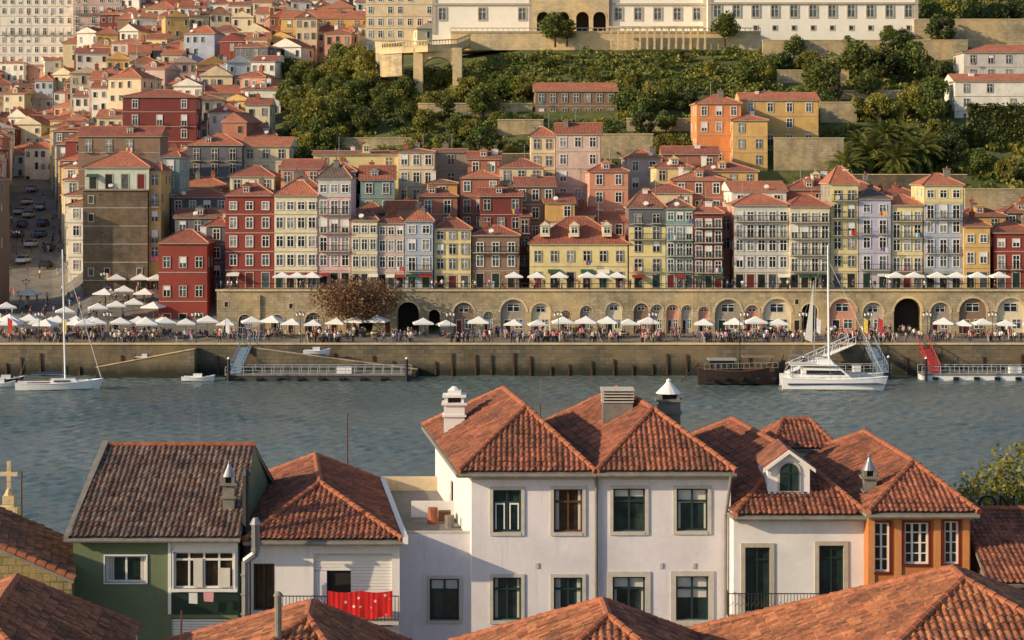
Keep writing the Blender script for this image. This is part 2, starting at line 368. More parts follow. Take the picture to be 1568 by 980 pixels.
def H(name,p0,p1,pe,d,wall,roof='or',cols=None,kind='hx',rise=1.8,dep=11,base=None,yaw=0,fl=None,bal=.35,frame=None,side=True,ww=1.0,wh=1.65,top=None,sidewall=None,simple=False,zb=None,mull=True,attic=False,ground=True,skip=0):
    x0=wx(p0,d);w=wx(p1,d)-x0;ze=wz(pe,d)
    zb=zb if zb is not None else (wz(base,d) if base else terr((p0+p1)/2,d)-2.5)
    if zb>ze-3: zb=ze-5
    h=ze-zb; wm=W(wall) if isinstance(wall,str) else wall; mb=MB()
    mb.T=Matrix.Translation((x0,d,zb))@Matrix.Rotation(math.radians(yaw),4,'Z')
    sm=W(sidewall) if sidewall else wm
    mb.face([(0,0,0),(w,0,0),(w,0,h),(0,0,h)],wm)
    mb.face([(w,0,0),(w,dep,0),(w,dep,h),(w,0,h)],sm); mb.face([(w,dep,0),(0,dep,0),(0,dep,h),(w,dep,h)],wm); mb.face([(0,dep,0),(0,0,0),(0,0,h),(0,dep,h)],sm)
    if top: mb.box(-.03,w+.03,-.06,0.02,h-3.1,h,W(top))
    fl=fl or max(1,int(h/3.05)); fh=h/fl if base else 3.05
    cols=cols or max(1,int(round(w/2.1))); cw=w/cols
    fm=frame or R.choice((WHITE,WHITE,GRAN,GREYF))
    roofs(mb,0,w,0,dep,h,rise,kind,RF[roof],.35,wm)
    ww=min(ww,cw*.58)
    for k in range(fl):
        zf=h-(k+1)*fh
        if zf<-.3: break
        g=(k==fl-1 and ground)
        if k>0 and not simple: mb.box(0,w,-.07,0,zf+fh-.12,zf+fh,GRAN)
        hasb=R.random()<bal and not g
        if hasb and R.random()<.5 and not simple:
            mb.box(.15,w-.15,-.75,-.001,zf-.02,zf+.1,GRAN); mb.rail((.15,-.72,zf+.1),(w-.15,-.72,zf+.1),.95,.3,BLACK,.022,.04); full=True
        else: full=False
        for c in range(cols):
            xc=cw*(c+.5)+(R.uniform(-.2,.2) if simple else 0)
            if (simple and R.random()<.2) or R.random()<skip: continue
            if g:
                mb.window((xc,0,.1),(1,0,0),(0,-1,0),ww*1.15,min(2.5,fh*.8),GRAN,R.choice((DK,G1,DARKR,DGREEN,G3)),.15,.06,False)
                if R.random()<.3 and not simple:
                    mb.face([(xc-ww,-.05,fh*.85),(xc+ww,-.05,fh*.85),(xc+ww,-1.3,fh*.68),(xc-ww,-1.3,fh*.68)],R.choice(AWN))
                continue
            hh=min(wh+(.45 if hasb else 0),fh-.7); zw=zf+(.18 if hasb else .75)
            if attic and k==0: hh*=.7
            mb.window((xc,-.03-(.03 if top and k==0 else 0),zw),(1,0,0),(0,-1,0),ww*(R.uniform(.7,1) if simple else 1),hh*(R.uniform(.75,1) if simple else 1),fm,rg(),.07 if simple else .13,.07,mull)
            if not simple and R.random()<.16:
                mb.box(xc-ww/2,xc+ww/2,-.07,-.03-.015,zw+hh*R.uniform(.3,.7),zw+hh,WHITE)
            if hasb and not full and not simple:
                mb.box(xc-ww*.85,xc+ww*.85,-.5,-.1,zf-.02,zf+.1,GRAN); mb.rail((xc-ww*.8,-.48,zf+.1),(xc+ww*.8,-.48,zf+.1),.95,.25,BLACK,.02,.035)
            if R.random()<.08 and not simple:
                lx=xc-ww*.5
                for q in range(3):
                    mb.face([(lx,-.8,zf+.9),(lx+.32,-.8,zf+.9),(lx+.32,-.82,zf+.9-.5-R.random()*.4),(lx,-.82,zf+.2)],R.choice(LAUN)); lx+=.4
        if side:
            for c in range(max(1,int(dep/3.6))):
                yc=dep*(c+.5)/max(1,int(dep/3.6))
                if R.random()<.4 or g: continue
                mb.window((0,yc,zf+.8),(0,-1,0),(-1,0,0),.9,1.45,fm,rg(),.1,.07,mull)
                mb.window((w,yc,zf+.8),(0,1,0),(1,0,0),.9,1.45,fm,rg(),.1,.07,False)
    for q in range(R.choice((0,1,1,2))): chimney(mb,w*R.uniform(.15,.85),dep*R.uniform(.3,.7),h+rise*.4,R.uniform(1.0,2.0))
    if R.random()<.35:
        xa=w*R.uniform(.2,.8);mb.tube((xa,dep*.4,h),(xa,dep*.4,h+rise+2.6),.03,.03,STEEL,4)
        for q in range(4): mb.tube((xa-.5,dep*.4,h+rise+2.5-q*.25),(xa+.5,dep*.4,h+rise+2.5-q*.25),.02,.02,STEEL,3)
    if R.random()<.2: 
        xa=w*R.uniform(.2,.8); mb.tube((xa,.2,h+.6),(xa,.05,h+.75),.4,.42,WHITE,10); mb.tube((xa,.3,h),(xa,.3,h+.7),.04,.04,STEEL,4)
    if R.random()<.3 and w>5:
        xa=w*R.uniform(.35,.65); mb.box(xa-.7,xa+.7,1.2,3.4,h,h+1.5,wm); mb.window((xa,1.2,h+.55),(1,0,0),(0,-1,0),.8,.75,WHITE,G1,.1,.05)
        roofs(mb,xa-.7,xa+.7,1.2,3.4,h+1.5,.5,'gy',RF[roof],.15,wm)
    return mb.obj(name)
D1=338.0
RW=[
('red_townhouse',345,419,299,'red','rd',3,1.9,5,dict(frame=WHITE,bal=.1)),
('cream_townhouse',420,486,299,'cream','or',4,2.4,5,dict(frame=WHITE,bal=.1)),
('pink_townhouse',487,537,273,'pink','sl',3,2.6,6,dict(frame=WHITE,top='grey',bal=.6)),
('grey_townhouse',538,578,337,'cream','br',3,1.6,4,dict(frame=WHITE)),
('rose_townhouse',579,619,341,'roseg','rd',3,1.6,4,dict(frame=WHITE)),
('blue_grey_townhouse',620,663,338,'bluegrey','or',2,1.9,4,dict(bal=.7)),
('pale_yellow_townhouse',665,721,350,'yellow','rd',3,1.6,4,dict(bal=.6)),
('timber_grey_townhouse',723,795,360,'brown','rd',3,1.4,3,dict(bal=.8)),
('yellow_mansard_house',811,961,373,'yellow','rd',6,4.2,2,dict(bal=0,frame=GRAN,dep=13)),
('yellow_townhouse',963,1019,318,'yellow','br',2,3.0,5,dict(sidewall='burgundy',bal=.5,top='slate')),
('teal_townhouse',1020,1062,319,'teal','br',3,1.4,5,dict(frame=WHITE,bal=.6)),
('burgundy_townhouse',1063,1107,326,'burgundy','or',3,1.5,5,dict(frame=WHITE,bal=.9)),
('pale_grey_townhouse',1124,1208,314,'grey','or',5,1.8,5,dict(sidewall='salmon',frame=WHITE,bal=.5)),
('pale_cream_townhouse',1209,1271,316,'cream','rd',4,1.8,5,dict(bal=.6,frame=WHITE)),
('yellow_tower_house',1272,1314,281,'yellow','or',2,2.8,6,dict(sidewall='stonegrey',bal=.6)),
('lilac_townhouse',1315,1364,304,'lilac','sl',2,1.5,5,dict(bal=.7,frame=WHITE)),
('golden_townhouse',1365,1413,314,'yellow','or',3,1.6,5,dict(bal=.7,frame=WHITE)),
('azulejo_townhouse',1415,1474,283,'bluegrey','or',3,1.8,6,dict(bal=.7,top='yellow',frame=WHITE,sidewall='yellow')),
('orange_townhouse',1476,1516,346,'ochre','rd',2,1.4,3,dict(bal=.1)),
('dark_red_townhouse',1522,1590,356,'red','rd',3,1.6,3,dict(bal=.1,frame=WHITE)),
('yellow_townhouse',1592,1660,320,'yellow','or',3,1.6,4,dict()),
('white_townhouse',1662,1750,310,'white','or',4,1.6,5,dict())]
for n,a,b_,e,wl,rf,c,ri,fl,kw in RW:
    dd=D1+R.uniform(-.5,.6)
    k=dict(kind='hx',ground=True,attic=(n!='yellow_mansard_house')); k.update(kw)
    H(n,a,b_,e,dd,wl,rf,c,rise=ri,fl=fl,base=441.5,**k)
mb=MB()
for p in (835,880,930):
    x=wx(p,D1); z=wz(357,D1); mb.box(x-.75,x+.75,D1+1,D1+4,z-.6,z+1.2,W('cream')); mb.window((x,D1+1,z),(1,0,0),(0,-1,0),.9,.9,WHITE,G1,.1,.05)
    roofs(mb,x-.75,x+.75,D1+1,D1+4,z+1.2,.7,'gy',RF['rd'],.15,W('cream'))
mb.obj('roof_dormer_windows')
H('dark_red_house',243,317,372,337,'red','rd',3,rise=2.0,base=466,frame=GRAN,bal=0,fl=3,zb=4.6)
H('slate_blue_house',318,345,345,345,'slate','rd',1,rise=1.2,bal=0)
H('stone_merchant_house',127,226,290,352,DSTONE,'or',4,rise=.3,bal=0,zb=8,kind='hx',dep=14,frame=GRAN,wh=1.2,ww=.8,skip=.72,mull=False)
H('white_attic_house',130,228,256,352.3,'mint','or',4,rise=2.6,bal=0,zb=wz(290,352.3),dep=13,frame=WHITE,attic=True,fl=1)
H('yellow_slim_house',228,246,262,353,'ochre','rd',1,rise=1.5,bal=.5,zb=9)
H('dark_slate_house',247,275,240,366,'teal','rd',1,rise=1.2,bal=.3)
B2=[('slate_house',262,350,302,362,'slate','rd',4,1.6),('brown_house',270,350,285,380,'brown','or',3,1.6),('dark_house',268,360,333,352,'slate','br',4,1.4),
('slate_house',287,371,222,400,'slate','or',3,2.2),('cream_house',371,443,224,402,'beige','or',3,1.8),
('burgundy_house',188,300,148,430,'burgundy','rd',3,1.6),('brown_house',120,245,208,385,'brown','rd',4,1.8),('cream_house',352,420,270,362,'cream','rd',3,1.8),
('beige_house',610,665,232,366,'beige','br',3,.5),('yellow_house',480,612,236,372,'yellow','br',4,.6),('teal_house',552,604,275,356,'teal','rd',2,2.4),
('stone_house',665,716,232,372,'stonegrey','br',1,.5),('ochre_house',655,700,280,356,'ochre','br',1,.5),
('brick_house',716,765,243,368,'brick','rd',2,1.3),('cream_house',765,832,256,364,'beige','rd',3,1.4),
('brick_house',705,765,272,354,'brick','or',3,1.2),('red_house',735,800,300,349,'burgundy','rd',3,1.3),('brown_house',790,850,285,352,'brown','rd',3,1.5),('ochre_house',835,880,310,350,'ochre','rd',2,1.4),
('beige_tower_house',813,850,208,376,'beige','or',2,1.6),('rose_grey_tower_house',851,919,205,372,'roseg','rd',3,2.0),
('salmon_house',903,962,262,362,'salmon','rd',2,1.4),('white_house',960,1012,242,380,'roseg','or',2,1.5),
('yellow_house',1005,1060,256,366,'yellow','rd',3,1.3),('brick_house',1015,1100,236,388,'brick','rd',3,1.5),('yellow_house',1060,1160,262,372,'ochre','rd',4,1.6),
('orange_house',1067,1135,158,402,'orange','or',3,1.8),('golden_house',1135,1253,153,408,'ochre','or',4,1.6),('orange_house',1122,1175,184,398,'ochre','or',2,1.0),
('white_house',1120,1205,292,350,'white','or',3,1.5),('brick_house',1205,1270,290,352,'brick','rd',2,1.5),
('grey_house',1476,1640,80,446,'grey','or',6,1.8),('white_house',1462,1640,124,428,'white','or',5,1.6),
('long_tiled_house',820,945,139,432,'brown','or',7,1.8),
('brick_house',640,700,300,350,'brick','rd',2,1.2),('yellow_house',590,640,322,349,'ochre','rd',2,1.5),('slate_house',540,590,325,350,'slate','rd',2,1.5),
('stone_house',795,812,330,349,'brick','rd',1,1.4),('cream_house',860,910,330,352,'cream','rd',2,1.4),('slate_house',905,962,338,353,'salmon','rd',2,1.4),
('cream_house',985,1060,295,352,'beige','rd',3,1.4),('salmon_house',1100,1124,330,345,'salmon','rd',1,1.4),
('cream_house',1225,1275,280,358,'cream','rd',2,1.4),('ochre_house',1470,1540,330,356,'ochre','rd',2,1.4),('brown_house',1540,1600,325,358,'brown','rd',3,1.4),
('brick_house',1030,1110,275,358,'brick','or',3,1.3),('salmon_house',430,490,258,362,'salmon','rd',3,1.6),('slate_house',440,486,285,352,'slate','rd',2,1.6),('teal_house',490,545,262,358,'slate','rd',2,1.4),
('rose_house',1290,1345,290,352,'roseg','rd',2,1.5),('brick_house',1345,1412,300,352,'brick','rd',2,1.5),
('yellow_house',206,290,78,560,'ochre','or',4,2),('beige_house',392,432,20,560,'beige','or',2,2),('golden_house',430,560,28,545,'ochre','or',5,2.2),
('white_apartment_house',0,112,-20,660,'white','or',9,1.5),('pink_apartment_house',112,186,-8,655,'roseg','or',6,1.5),('white_house',262,330,38,600,'white','or',4,2),('beige_house',560,665,-12,530,'beige','or',7,2),
('white_house',470,520,18,590,'cream','or',3,2),('white_house',190,255,20,650,'white','or',4,2)]
for n,a,b_,e,d,wl,rf,c,ri in B2:
    H(n,a,b_,e,d,wl,rf,c,rise=ri,bal=.15,ground=False,kind=R.choice(('hx','hx','gx')),yaw=R.uniform(-4,4),dep=R.uniform(8,11) if d<400 else 11,skip=.12)
def free(px,d): return not(5<px<100 and d<520)
names={'white':'white','cream':'cream','beige':'beige','ochre':'ochre','salmon':'salmon','brick':'brick','red':'red','grey':'grey','yellow':'yellow','slate':'slate','roseg':'rose','brown':'brown','bluegrey':'blue_grey','burgundy':'burgundy'}
pal=['white']*6+['cream']*5+['beige']*5+['ochre']*2+['salmon']*2+['brick']*2+['burgundy','grey','grey','yellow','slate','roseg','roseg','brown','bluegrey']
d=372
while d<760:
    px=100 if d<520 else -60
    lim=470 if d<500 else 640
    if d<420: lim=300
    while px<lim:
        w=R.uniform(5,9); wpx=w*F/d
        dd=d+R.uniform(-5,5); zt_=terr(px+wpx/2,dd); hh=R.uniform(5.5,9.5)
        if d>420 and R.random()<.14: hh+=3
        k=R.choice(pal)
        if free(px,dd) and not (px+wpx>435 and dd<520) and not(dd<400 and px<128):
            H(names[k]+'_house',px,px+wpx,HY-(zt_+hh-CH)*F/dd,dd,k,R.choice(('or','or','rd','rd','br')),None,kind=R.choice(('hx','gx','hy','gy')),rise=R.uniform(1.2,2.4),dep=R.uniform(8,12),yaw=R.uniform(-18,18) if d<640 else R.uniform(-25,25),bal=.1,simple=True,ground=False,mull=False)
        px+=wpx*R.uniform(.95,1.15)
    d+=R.uniform(15,18) if d<560 else 22
for i in range(12):
    dd=372+i*13; px=104-i*2.5
    k=R.choice(pal); zt_=terr(80,dd)
    H(names[k]+'_house',px,px+9*F/dd,HY-(zt_+R.uniform(12,16)-CH)*F/dd,dd,k,R.choice(('or','rd')),3,kind='hx',rise=1.8,dep=12,bal=.5,ground=False,zb=zt_-2,yaw=-4)
    k=R.choice(pal)
    if dd>380: H(names[k]+'_house',-108+i*5,-108+i*5+10*F/dd,HY-(zt_+R.uniform(12,15)-CH)*F/dd,dd,k,R.choice(('or','rd')),3,kind='hx',rise=1.8,dep=12,bal=.5,ground=False,zb=zt_-2,yaw=5)
H('brown_house',-90,-10,275,345,'brown','rd',4,rise=1.5,zb=5,fl=5)
# ---------------------------------------------------------------- palace, walls, viaduct
mb=MB(); WP=wallm('palace_white',S(242,236,222),.18); d=486.0
z0=wz(52,d)
for a,b_,zt_,zz in ((662,815,wz(-60,d),z0),(932,1082,wz(-40,d),z0-1),(1082,1402,wz(-60,d-3),z0-1)):
    dd=d-(3 if a==1082 else 0)
    mb.box(wx(a,d),wx(b_,d),dd,dd+14,zz-4,zt_,WP)
    n=int((b_-a)/29)
    for i in range(n):
        x=wx(a+(i+.5)*(b_-a)/n,d)
        for zc in (wz(30,d) if a!=1082 else wz(27,d),wz(-12,d)):
            if a==662 and zc<wz(0,d) and i%2: continue
            mb.window((x,dd,zc),(1,0,0),(0,-1,0),1.5,2.6,GRAN,G3,.32,.15,True)
        if a==1082: mb.window((x,dd,wz(47,d)),(1,0,0),(0,-1,0),.8,.9,GRAN,G1,.2,.1,False)
    for x in (wx(a,d),wx(b_,d)-.8): mb.box(x,x+.8,dd-.25,dd-.002,zz,zt_,GRAN)
    mb.box(wx(a,d),wx(b_,d),dd-.35,dd-.004,wz(8,d),wz(5,d),GRAN)
mb.obj('bishops_palace')
mb=MB(); L2=[(wx(p,d),1.5,wz(28,d)) for p in (832,862,892,918)]
arches(mb,wx(815,d),wx(932,d),d-1,z0-3,wz(-30,d),L2,LSTONE,DK,LSTONE); mb.obj('stone_loggia')
mb=MB(); d=478.0
x0,x1=wx(690,d),wx(1165,d); zt_=wz(50,d)
mb.box(x0,x1,d,d+12,zt_-4,zt_,LSTONE); mb.box(x0,x1,d-.2,d+.2,zt_,zt_+.25,LSTONE); mb.rail((x0,d,zt_+.25),(x1,d,zt_+.25),.8,1.2,GRAN,.07,.1)
for i in range(14):
    x=wx(935+i*11,d); mb.box(x-.2,x+.2,d-3,d-2.6,zt_-4,zt_+.9,LSTONE)
mb.box(wx(930,d),wx(1075,d),d-3.2,d-2.3,zt_+.9,zt_+1.3,LSTONE)
mb.obj('terrace_retaining_wall')
GW_=((1168,1482,470,62,8,STONE),(1400,1700,482,30,6,STONE),(762,832,418,184,4.5,STONE),(905,1000,404,206,5,STONE),(1255,1312,425,157,5,STONE),(1478,1700,372,290,8,STONE),(1185,1292,398,212,4,STONE),(1255,1480,440,139,3,STONE),(440,520,405,252,4,STONE),(665,812,392,236,7,DSTONE),(1290,1480,380,268,5,DSTONE),(640,815,432,159,3,STONE),(960,1065,420,182,3,STONE),(1190,1300,452,108,4,STONE),(520,640,420,212,3,STONE))
for (a,b_,d,pt,hh,mt) in GW_:
    mb=MB(); x0,x1=wx(a,d),wx(b_,d); zt_=wz(pt,d); mb.box(x0,x1,d,d+1.2,zt_-hh-5,zt_,mt); mb.box(x0-.1,x1+.1,d-.12,d+1.3,zt_,zt_+.18,LSTONE); mb.obj('garden_retaining_wall')
mb=MB(); d=455.0
pts=[(575,478,72),(585,462,74),(615,455,72),(655,452,70),(700,456,68),(720,474,60)]
for i in range(len(pts)-1):
    (a,da,ya_),(b_,db,yb)=pts[i],pts[i+1]; za,zb_=wz(ya_,da),wz(yb,db)
    A,B=Vector((wx(a,da),da,za)),Vector((wx(b_,db),db,zb_))
    mb.prism([A-UP*1.3,B-UP*1.3,B,A],(0,9,0),LSTONE); mb.rail(A,B,1.1,.7,LSTONE,.09,.14)
    A2,B2_=A+Vector((0,.6,-1.3)),B+Vector((0,.6,-1.3))
    if i in (0,1): mb.prism([A2-UP*5,B2_-UP*5,B2_,A2],(0,7,0),STONE)
for a,yb in ((640,140),(700,150)):
    d2=453.5; x=wx(a,d2); mb.box(x-1,x+1,d2,d2+6,wz(yb,d2)-4,wz(73,d2),LSTONE)
x0,x1=wx(640,454),wx(700,454); c=(x0+x1)/2; hw=(x1-x0)/2-.9; n=12; zc=wz(105,454)
for i in range(n):
    t0,t1=math.pi*i/n,math.pi*(i+1)/n
    q=[(c-hw*math.cos(t0),zc+hw*.75*math.sin(t0)),(c-hw*math.cos(t1),zc+hw*.75*math.sin(t1))]
    mb.prism([(q[0][0],454,q[0][1]),(q[1][0],454,q[1][1]),(q[1][0],454,wz(74,454)),(q[0][0],454,wz(74,454))],(0,5,0),LSTONE)
mb.obj('stone_viaduct')
# ---------------------------------------------------------------- vegetation
FG=foliage('foliage_green',(.06,.105,.018,1),(.16,.2,.035,1)); FY=foliage('foliage_yellow_green',(.15,.16,.025,1),(.33,.3,.05,1)); FD=foliage('foliage_dark',(.028,.055,.014,1),(.08,.11,.026,1)); FB=foliage('foliage_rust',(.14,.07,.04,1),(.26,.14,.07,1),.7,.1)
BARK=plain('bark',(.08,.06,.045,1),.9,0,.4)
def leaf(mb,p,s,m,rr):
    a=Vector((rr.gauss(0,1),rr.gauss(0,1),rr.gauss(0,1))).normalized(); b=a.cross(Vector((rr.gauss(0,1),rr.gauss(0,1),rr.gauss(0,1)))).normalized()
    mb.face([p-a*s,p-b*s*.7,p+a*s,p+b*s*.7],m)
def tree_mesh(name,h,cr,ncl,nl,ls,mat,seed,flat=.8,base=.22):
    rr=random.Random(seed); mb=MB(); p=Vector((0,0,-.5)); r=h*.03
    for i in range(4):
        q=Vector((rr.uniform(-.2,.2)*i*.5,rr.uniform(-.2,.2)*i*.5,h*base*(i+1)/4)); mb.tube(p,q,r*(1.3-.15*i),r*(1.15-.15*i),BARK,7); p=q
    cz=h*(base+(1-base)*.5); ch=h*(1-base)*.5
    for c in range(ncl):
        while True:
            v=Vector((rr.uniform(-1,1),rr.uniform(-1,1),rr.uniform(-1,1)))
            if v.length<1: break
        v=v.normalized()*(v.length**.5)*.75
        cc=Vector((v.x*cr,v.y*cr,cz+v.z*ch)); rad=cr*rr.uniform(.3,.5)
        mid=p.lerp(cc,.5)+Vector((0,0,-.1*h*rr.random())); mb.tube(p,mid,r*.5,r*.3,BARK,5,False); mb.tube(mid,cc,r*.3,r*.1,BARK,4,False)
        for l in range(nl//ncl):
            u=Vector((rr.gauss(0,1),rr.gauss(0,1),rr.gauss(0,1))).normalized()*rad*(.55+.5*rr.random())
            u.z*=flat; leaf(mb,cc+u,ls*rr.uniform(.6,1.3),mat,rr)
    return meshonly(mb,name)
TM={'g':[tree_mesh('tree_g%d'%i,8,3.6,18,2400,.3,FG,i) for i in (1,2)],'y':[tree_mesh('tree_y%d'%i,8,3.4,17,2300,.3,FY,i) for i in (5,6)],
 'd':[tree_mesh('tree_d%d'%i,8,3.4,18,2400,.3,FD,i) for i in (8,9)],'c':[tree_mesh('cypress',9,1.3,14,1500,.25,FD,12,1.5,.08)]}
TR=[(490,432,'y',1.25),(520,445,'y',1.0),(545,452,'g',.9),(478,425,'g',.9),(505,420,'y',.8),(555,470,'y',1),(560,430,'g',.8),(590,440,'g',.8),(625,432,'g',.7),(650,425,'y',.7),(600,480,'d',.9),(715,440,'y',.9),(740,430,'g',.9),(775,440,'g',.8),(800,438,'y',.8),(850,476,'g',1.0),(868,476,'y',.7),
(960,428,'g',.9),(1000,430,'y',.9),(1040,433,'g',.8),(985,415,'d',.7),(1020,418,'g',.7),(1110,476,'g',.9),(1140,448,'g',.9),(1180,455,'g',.8),(1240,458,'y',.8),(1245,452,'g',.7),(1280,435,'c',1.1),(1268,437,'c',.9),(1375,455,'d',1.3),(1400,452,'g',1.1),(1350,450,'d',1.0),
(1345,424,'y',.95),(1400,426,'y',1.0),(1425,430,'g',1),(1330,440,'g',.9),(1440,440,'d',1.0),(1298,478,'g',.5),(1360,480,'g',.7),(1385,482,'g',.6),(1440,478,'d',1.0),(1465,408,'d',.8),(1500,395,'g',.8),(1540,392,'y',.7),(1455,398,'d',.9),
(930,412,'g',.7),(700,418,'g',.8),(680,428,'d',.8),(640,410,'y',.7),(735,408,'g',.8),(1230,402,'g',.6),(1205,400,'g',.5),(388,470,'g',.8),(1215,470,'g',.7),(450,430,'d',.8),(465,410,'g',.7),(1300,470,'c',.6),(660,440,'y',.6),(1310,452,'g',1.1),(1255,440,'g',.9),
(760,452,'g',.45),(905,455,'y',.4),(1010,460,'g',.5),(1085,456,'y',.45),(840,462,'g',.4),(1040,468,'d',.4),(950,450,'y',.4)]
def ok(px,d):
    if 1050<px<1265 and d<422: return False
    if 715<px<1165 and d>444: return False
    if 810<px<955 and 410<d<446: return False
    if 630<px<715 and 430<d<470: return False
    if 1262<px<1445 and d<414: return False
    if px>1452 and 398<d<452: return False
    for (a,b_,dw,pt,hh,mt) in GW_:
        if a-8<px<b_+8 and dw-9<d<dw+1: return False
    return True
rr=random.Random(3)
for i in range(150):
    px=rr.uniform(445,1460); d=rr.uniform(396,468)
    if ok(px,d): TR.append((px,d,rr.choice('ggyyyd'),rr.uniform(.4,.85)))
for i in range(60): TR.append((rr.uniform(1395,1680),rr.uniform(486,660),rr.choice('ggdy'),rr.uniform(1,1.6)))
for i in range(26): TR.append((rr.uniform(440,575),rr.uniform(455,520),rr.choice('ggyy'),rr.uniform(.6,1)))
for i in range(12): TR.append((rr.uniform(150,420),rr.uniform(430,640),rr.choice('ggd'),rr.uniform(.5,.9)))
for px,d,k,s in TR:
    me=R.choice(TM[k]); inst(me,{'g':'broadleaf_tree','y':'acacia_tree','d':'evergreen_tree','c':'cypress_tree'}[k],(wx(px,d),d,terr(px,d)-.3+(2 if 474<=d<480 and 690<px<1165 else 0)),R.random()*6.28,s*R.uniform(.9,1.1))
mb=MB()
for i in range(2100):
    px=rr.uniform(435,1640); d=rr.uniform(388,474) if px>600 else rr.uniform(408,530)
    if 1060<px<1260 and d<418: continue
    if 720<px<1160 and d>447 and rr.random()<.75: continue
    if 815<px<950 and 425<d<445: continue
    if px>1460 and 420<d<445: continue
    if any(a-4<px<b_+4 and dw-5<d<dw+.5 for (a,b_,dw,pt,hh,mt) in GW_) and rr.random()<.85: continue
    z=terr(px,d); r=rr.uniform(.8,2.2); m_=rr.choice((FG,FG,FY,FD,FG,FY,FY)); c=Vector((wx(px,d),d,z+r*.2))
    for l in range(int(30*r)):
        u=Vector((rr.gauss(0,1),rr.gauss(0,1),abs(rr.gauss(0,1)))).normalized()*r*rr.uniform(.6,1.05); u.z*=.8
        leaf(mb,c+u,rr.uniform(.25,.5),m_,rr)
mb.obj('hillside_shrubs')
mb=MB()
for k in range(8):
    d=446+k*3.8
    for i in range(1500):
        px=rr.uniform(718,1168)
        if math.sin(px*.05+k*1.7)+.6*math.sin(px*.13+k*4.1)>1.0: continue
        dj=d+1.6*math.sin(px*.012+k)+rr.uniform(-.7,.7)
        z=terr(px,dj)
        leaf(mb,Vector((wx(px,dj),dj,z+rr.uniform(.0,1.3+.6*math.sin(px*.09+k*2)))),rr.uniform(.25,.5),FG if rr.random()<.5 else FY,rr)
mb.obj('vineyard_terraces')
mb=MB(); d=410
mb.box(wx(1482,d),wx(1640,d),d,d+1,terr(1500,d)-6,wz(162,d),DSTONE)
for i in range(6500):
    px=rr.uniform(1480,1640); z=rr.uniform(wz(262,d),wz(158,d)); leaf(mb,Vector((wx(px,d),d-rr.uniform(0,.6),z)),rr.uniform(.2,.45),FD if rr.random()<.6 else FG,rr)
mb.obj('ivy_covered_wall')
def palm():
    rr=random.Random(4); mb=MB(); p=Vector((0,0,-1))
    for i in range(6):
        q=Vector((.06*i,0,(i+1)*.55)); mb.tube(p,q,.38,.34,BARK,8); p=q
    for k in range(76):
        az=rr.random()*6.28; el=rr.uniform(-.5,1.35); L=rr.uniform(3.0,4.0); pos=p.copy(); dirv=Vector((math.cos(az)*math.cos(el),math.sin(az)*math.cos(el),math.sin(el))); sd=Vector((-math.sin(az),math.cos(az),0))
        fm=rr.choice((FD,FG,FG,FY))
        for s_ in range(7):
            nx_=pos+dirv*L/7
            for sg in (-1,1):
                for h_ in (0,.5):
                    b0=pos.lerp(nx_,h_); tip=b0+sd*sg*(.75-abs(s_-3)*.1)+dirv*.35-UP*.18
                    mb.face([b0,b0+dirv*.24,tip],fm)
            mb.tube(pos,nx_,.05,.04,FY,3,False); pos=nx_; dirv=(dirv-UP*.2).normalized()
    return meshonly(mb,'palm')
PM=palm()
for px,d,s in ((1298,392,1.25),(1332,396,1.5),(1368,393,1.4),(1404,397,1.5),(1425,402,1.1),(1350,406,1.3),(1315,404,1.1),(1388,407,1.25)): inst(PM,'palm_tree',(wx(px,d),d,terr(px,d)-1),R.random()*6,s)
QT=tree_mesh('quay_tree',9.5,6.6,44,7000,.2,FB,21,.6,.3)
inst(QT,'rust_leaved_tree',(wx(543,326),326,4.6),0,(1.05,1.05,.98))
# ---------------------------------------------------------------- parasols, tables, lamps, people
CV=plain('canvas_white',S(232,232,228),.8,0,.05)
mb=MB(); r=1.75
for i in range(4):
    a,b_=math.pi/4+i*math.pi/2,math.pi/4+(i+1)*math.pi/2
    A=Vector((r*1.25*math.cos(a),r*1.25*math.sin(a),2.35));B=Vector((r*1.25*math.cos(b_),r*1.25*math.sin(b_),2.35));t=Vector((0,0,3.15))
    am,bm=A.lerp(t,.5)-UP*.06,B.lerp(t,.5)-UP*.06
    mb.face([A,B,bm,am],CV);mb.face([am,bm,t],CV);mb.face([A,B,B-UP*.22,A-UP*.22],CV); mb.tube(t-UP*.4,A,.02,.02,STEEL,3,False)
mb.tube((0,0,0),(0,0,3.25),.035,.03,STEEL,6);mb.box(-.35,.35,-.35,.35,0,.08,LEAD); PAR=meshonly(mb,'parasol')
mb=MB(); WD=plain('chair_wood',S(120,80,50),.6)
mb.tube((.9,0,0),(.9,0,.72),.03,.03,BLACK,5); mb.tube((.9,0,.72),(.9,0,.75),.42,.42,WHITE,12)
for a in (0,1.57,3.14,4.71):
    c=Vector((.9+math.cos(a)*.75,math.sin(a)*.75,0)); 
    mb.box(c.x-.2,c.x+.2,c.y-.2,c.y+.2,.43,.47,WD)
    for sx in(-.18,.18):
        for sy in(-.18,.18): mb.tube((c.x+sx,c.y+sy,0),(c.x+sx,c.y+sy,.43),.018,.018,BLACK,3)
    e=Vector((math.cos(a),math.sin(a),0))*.2; s_=Vector((-e.y,e.x,0)); mb.face([c+e+s_+UP*.47,c+e-s_+UP*.47,c+e*1.2-s_+UP*.88,c+e*1.2+s_+UP*.88],WD)
CAFE=meshonly(mb,'cafe')
pp=[(20+i*33+R.uniform(-5,5),323+R.uniform(-1,1.5)) for i in range(18)]+[(p,322) for p in (648,683,733,787,823,862,897,930,962,993,1078,1125,1157,1192,1445,1475,1505,1540,1580)]
pp+=[(10+i*34+R.uniform(-5,5),327.5) for i in range(8)]+[(p,319) for p in (15,70,130,225)]
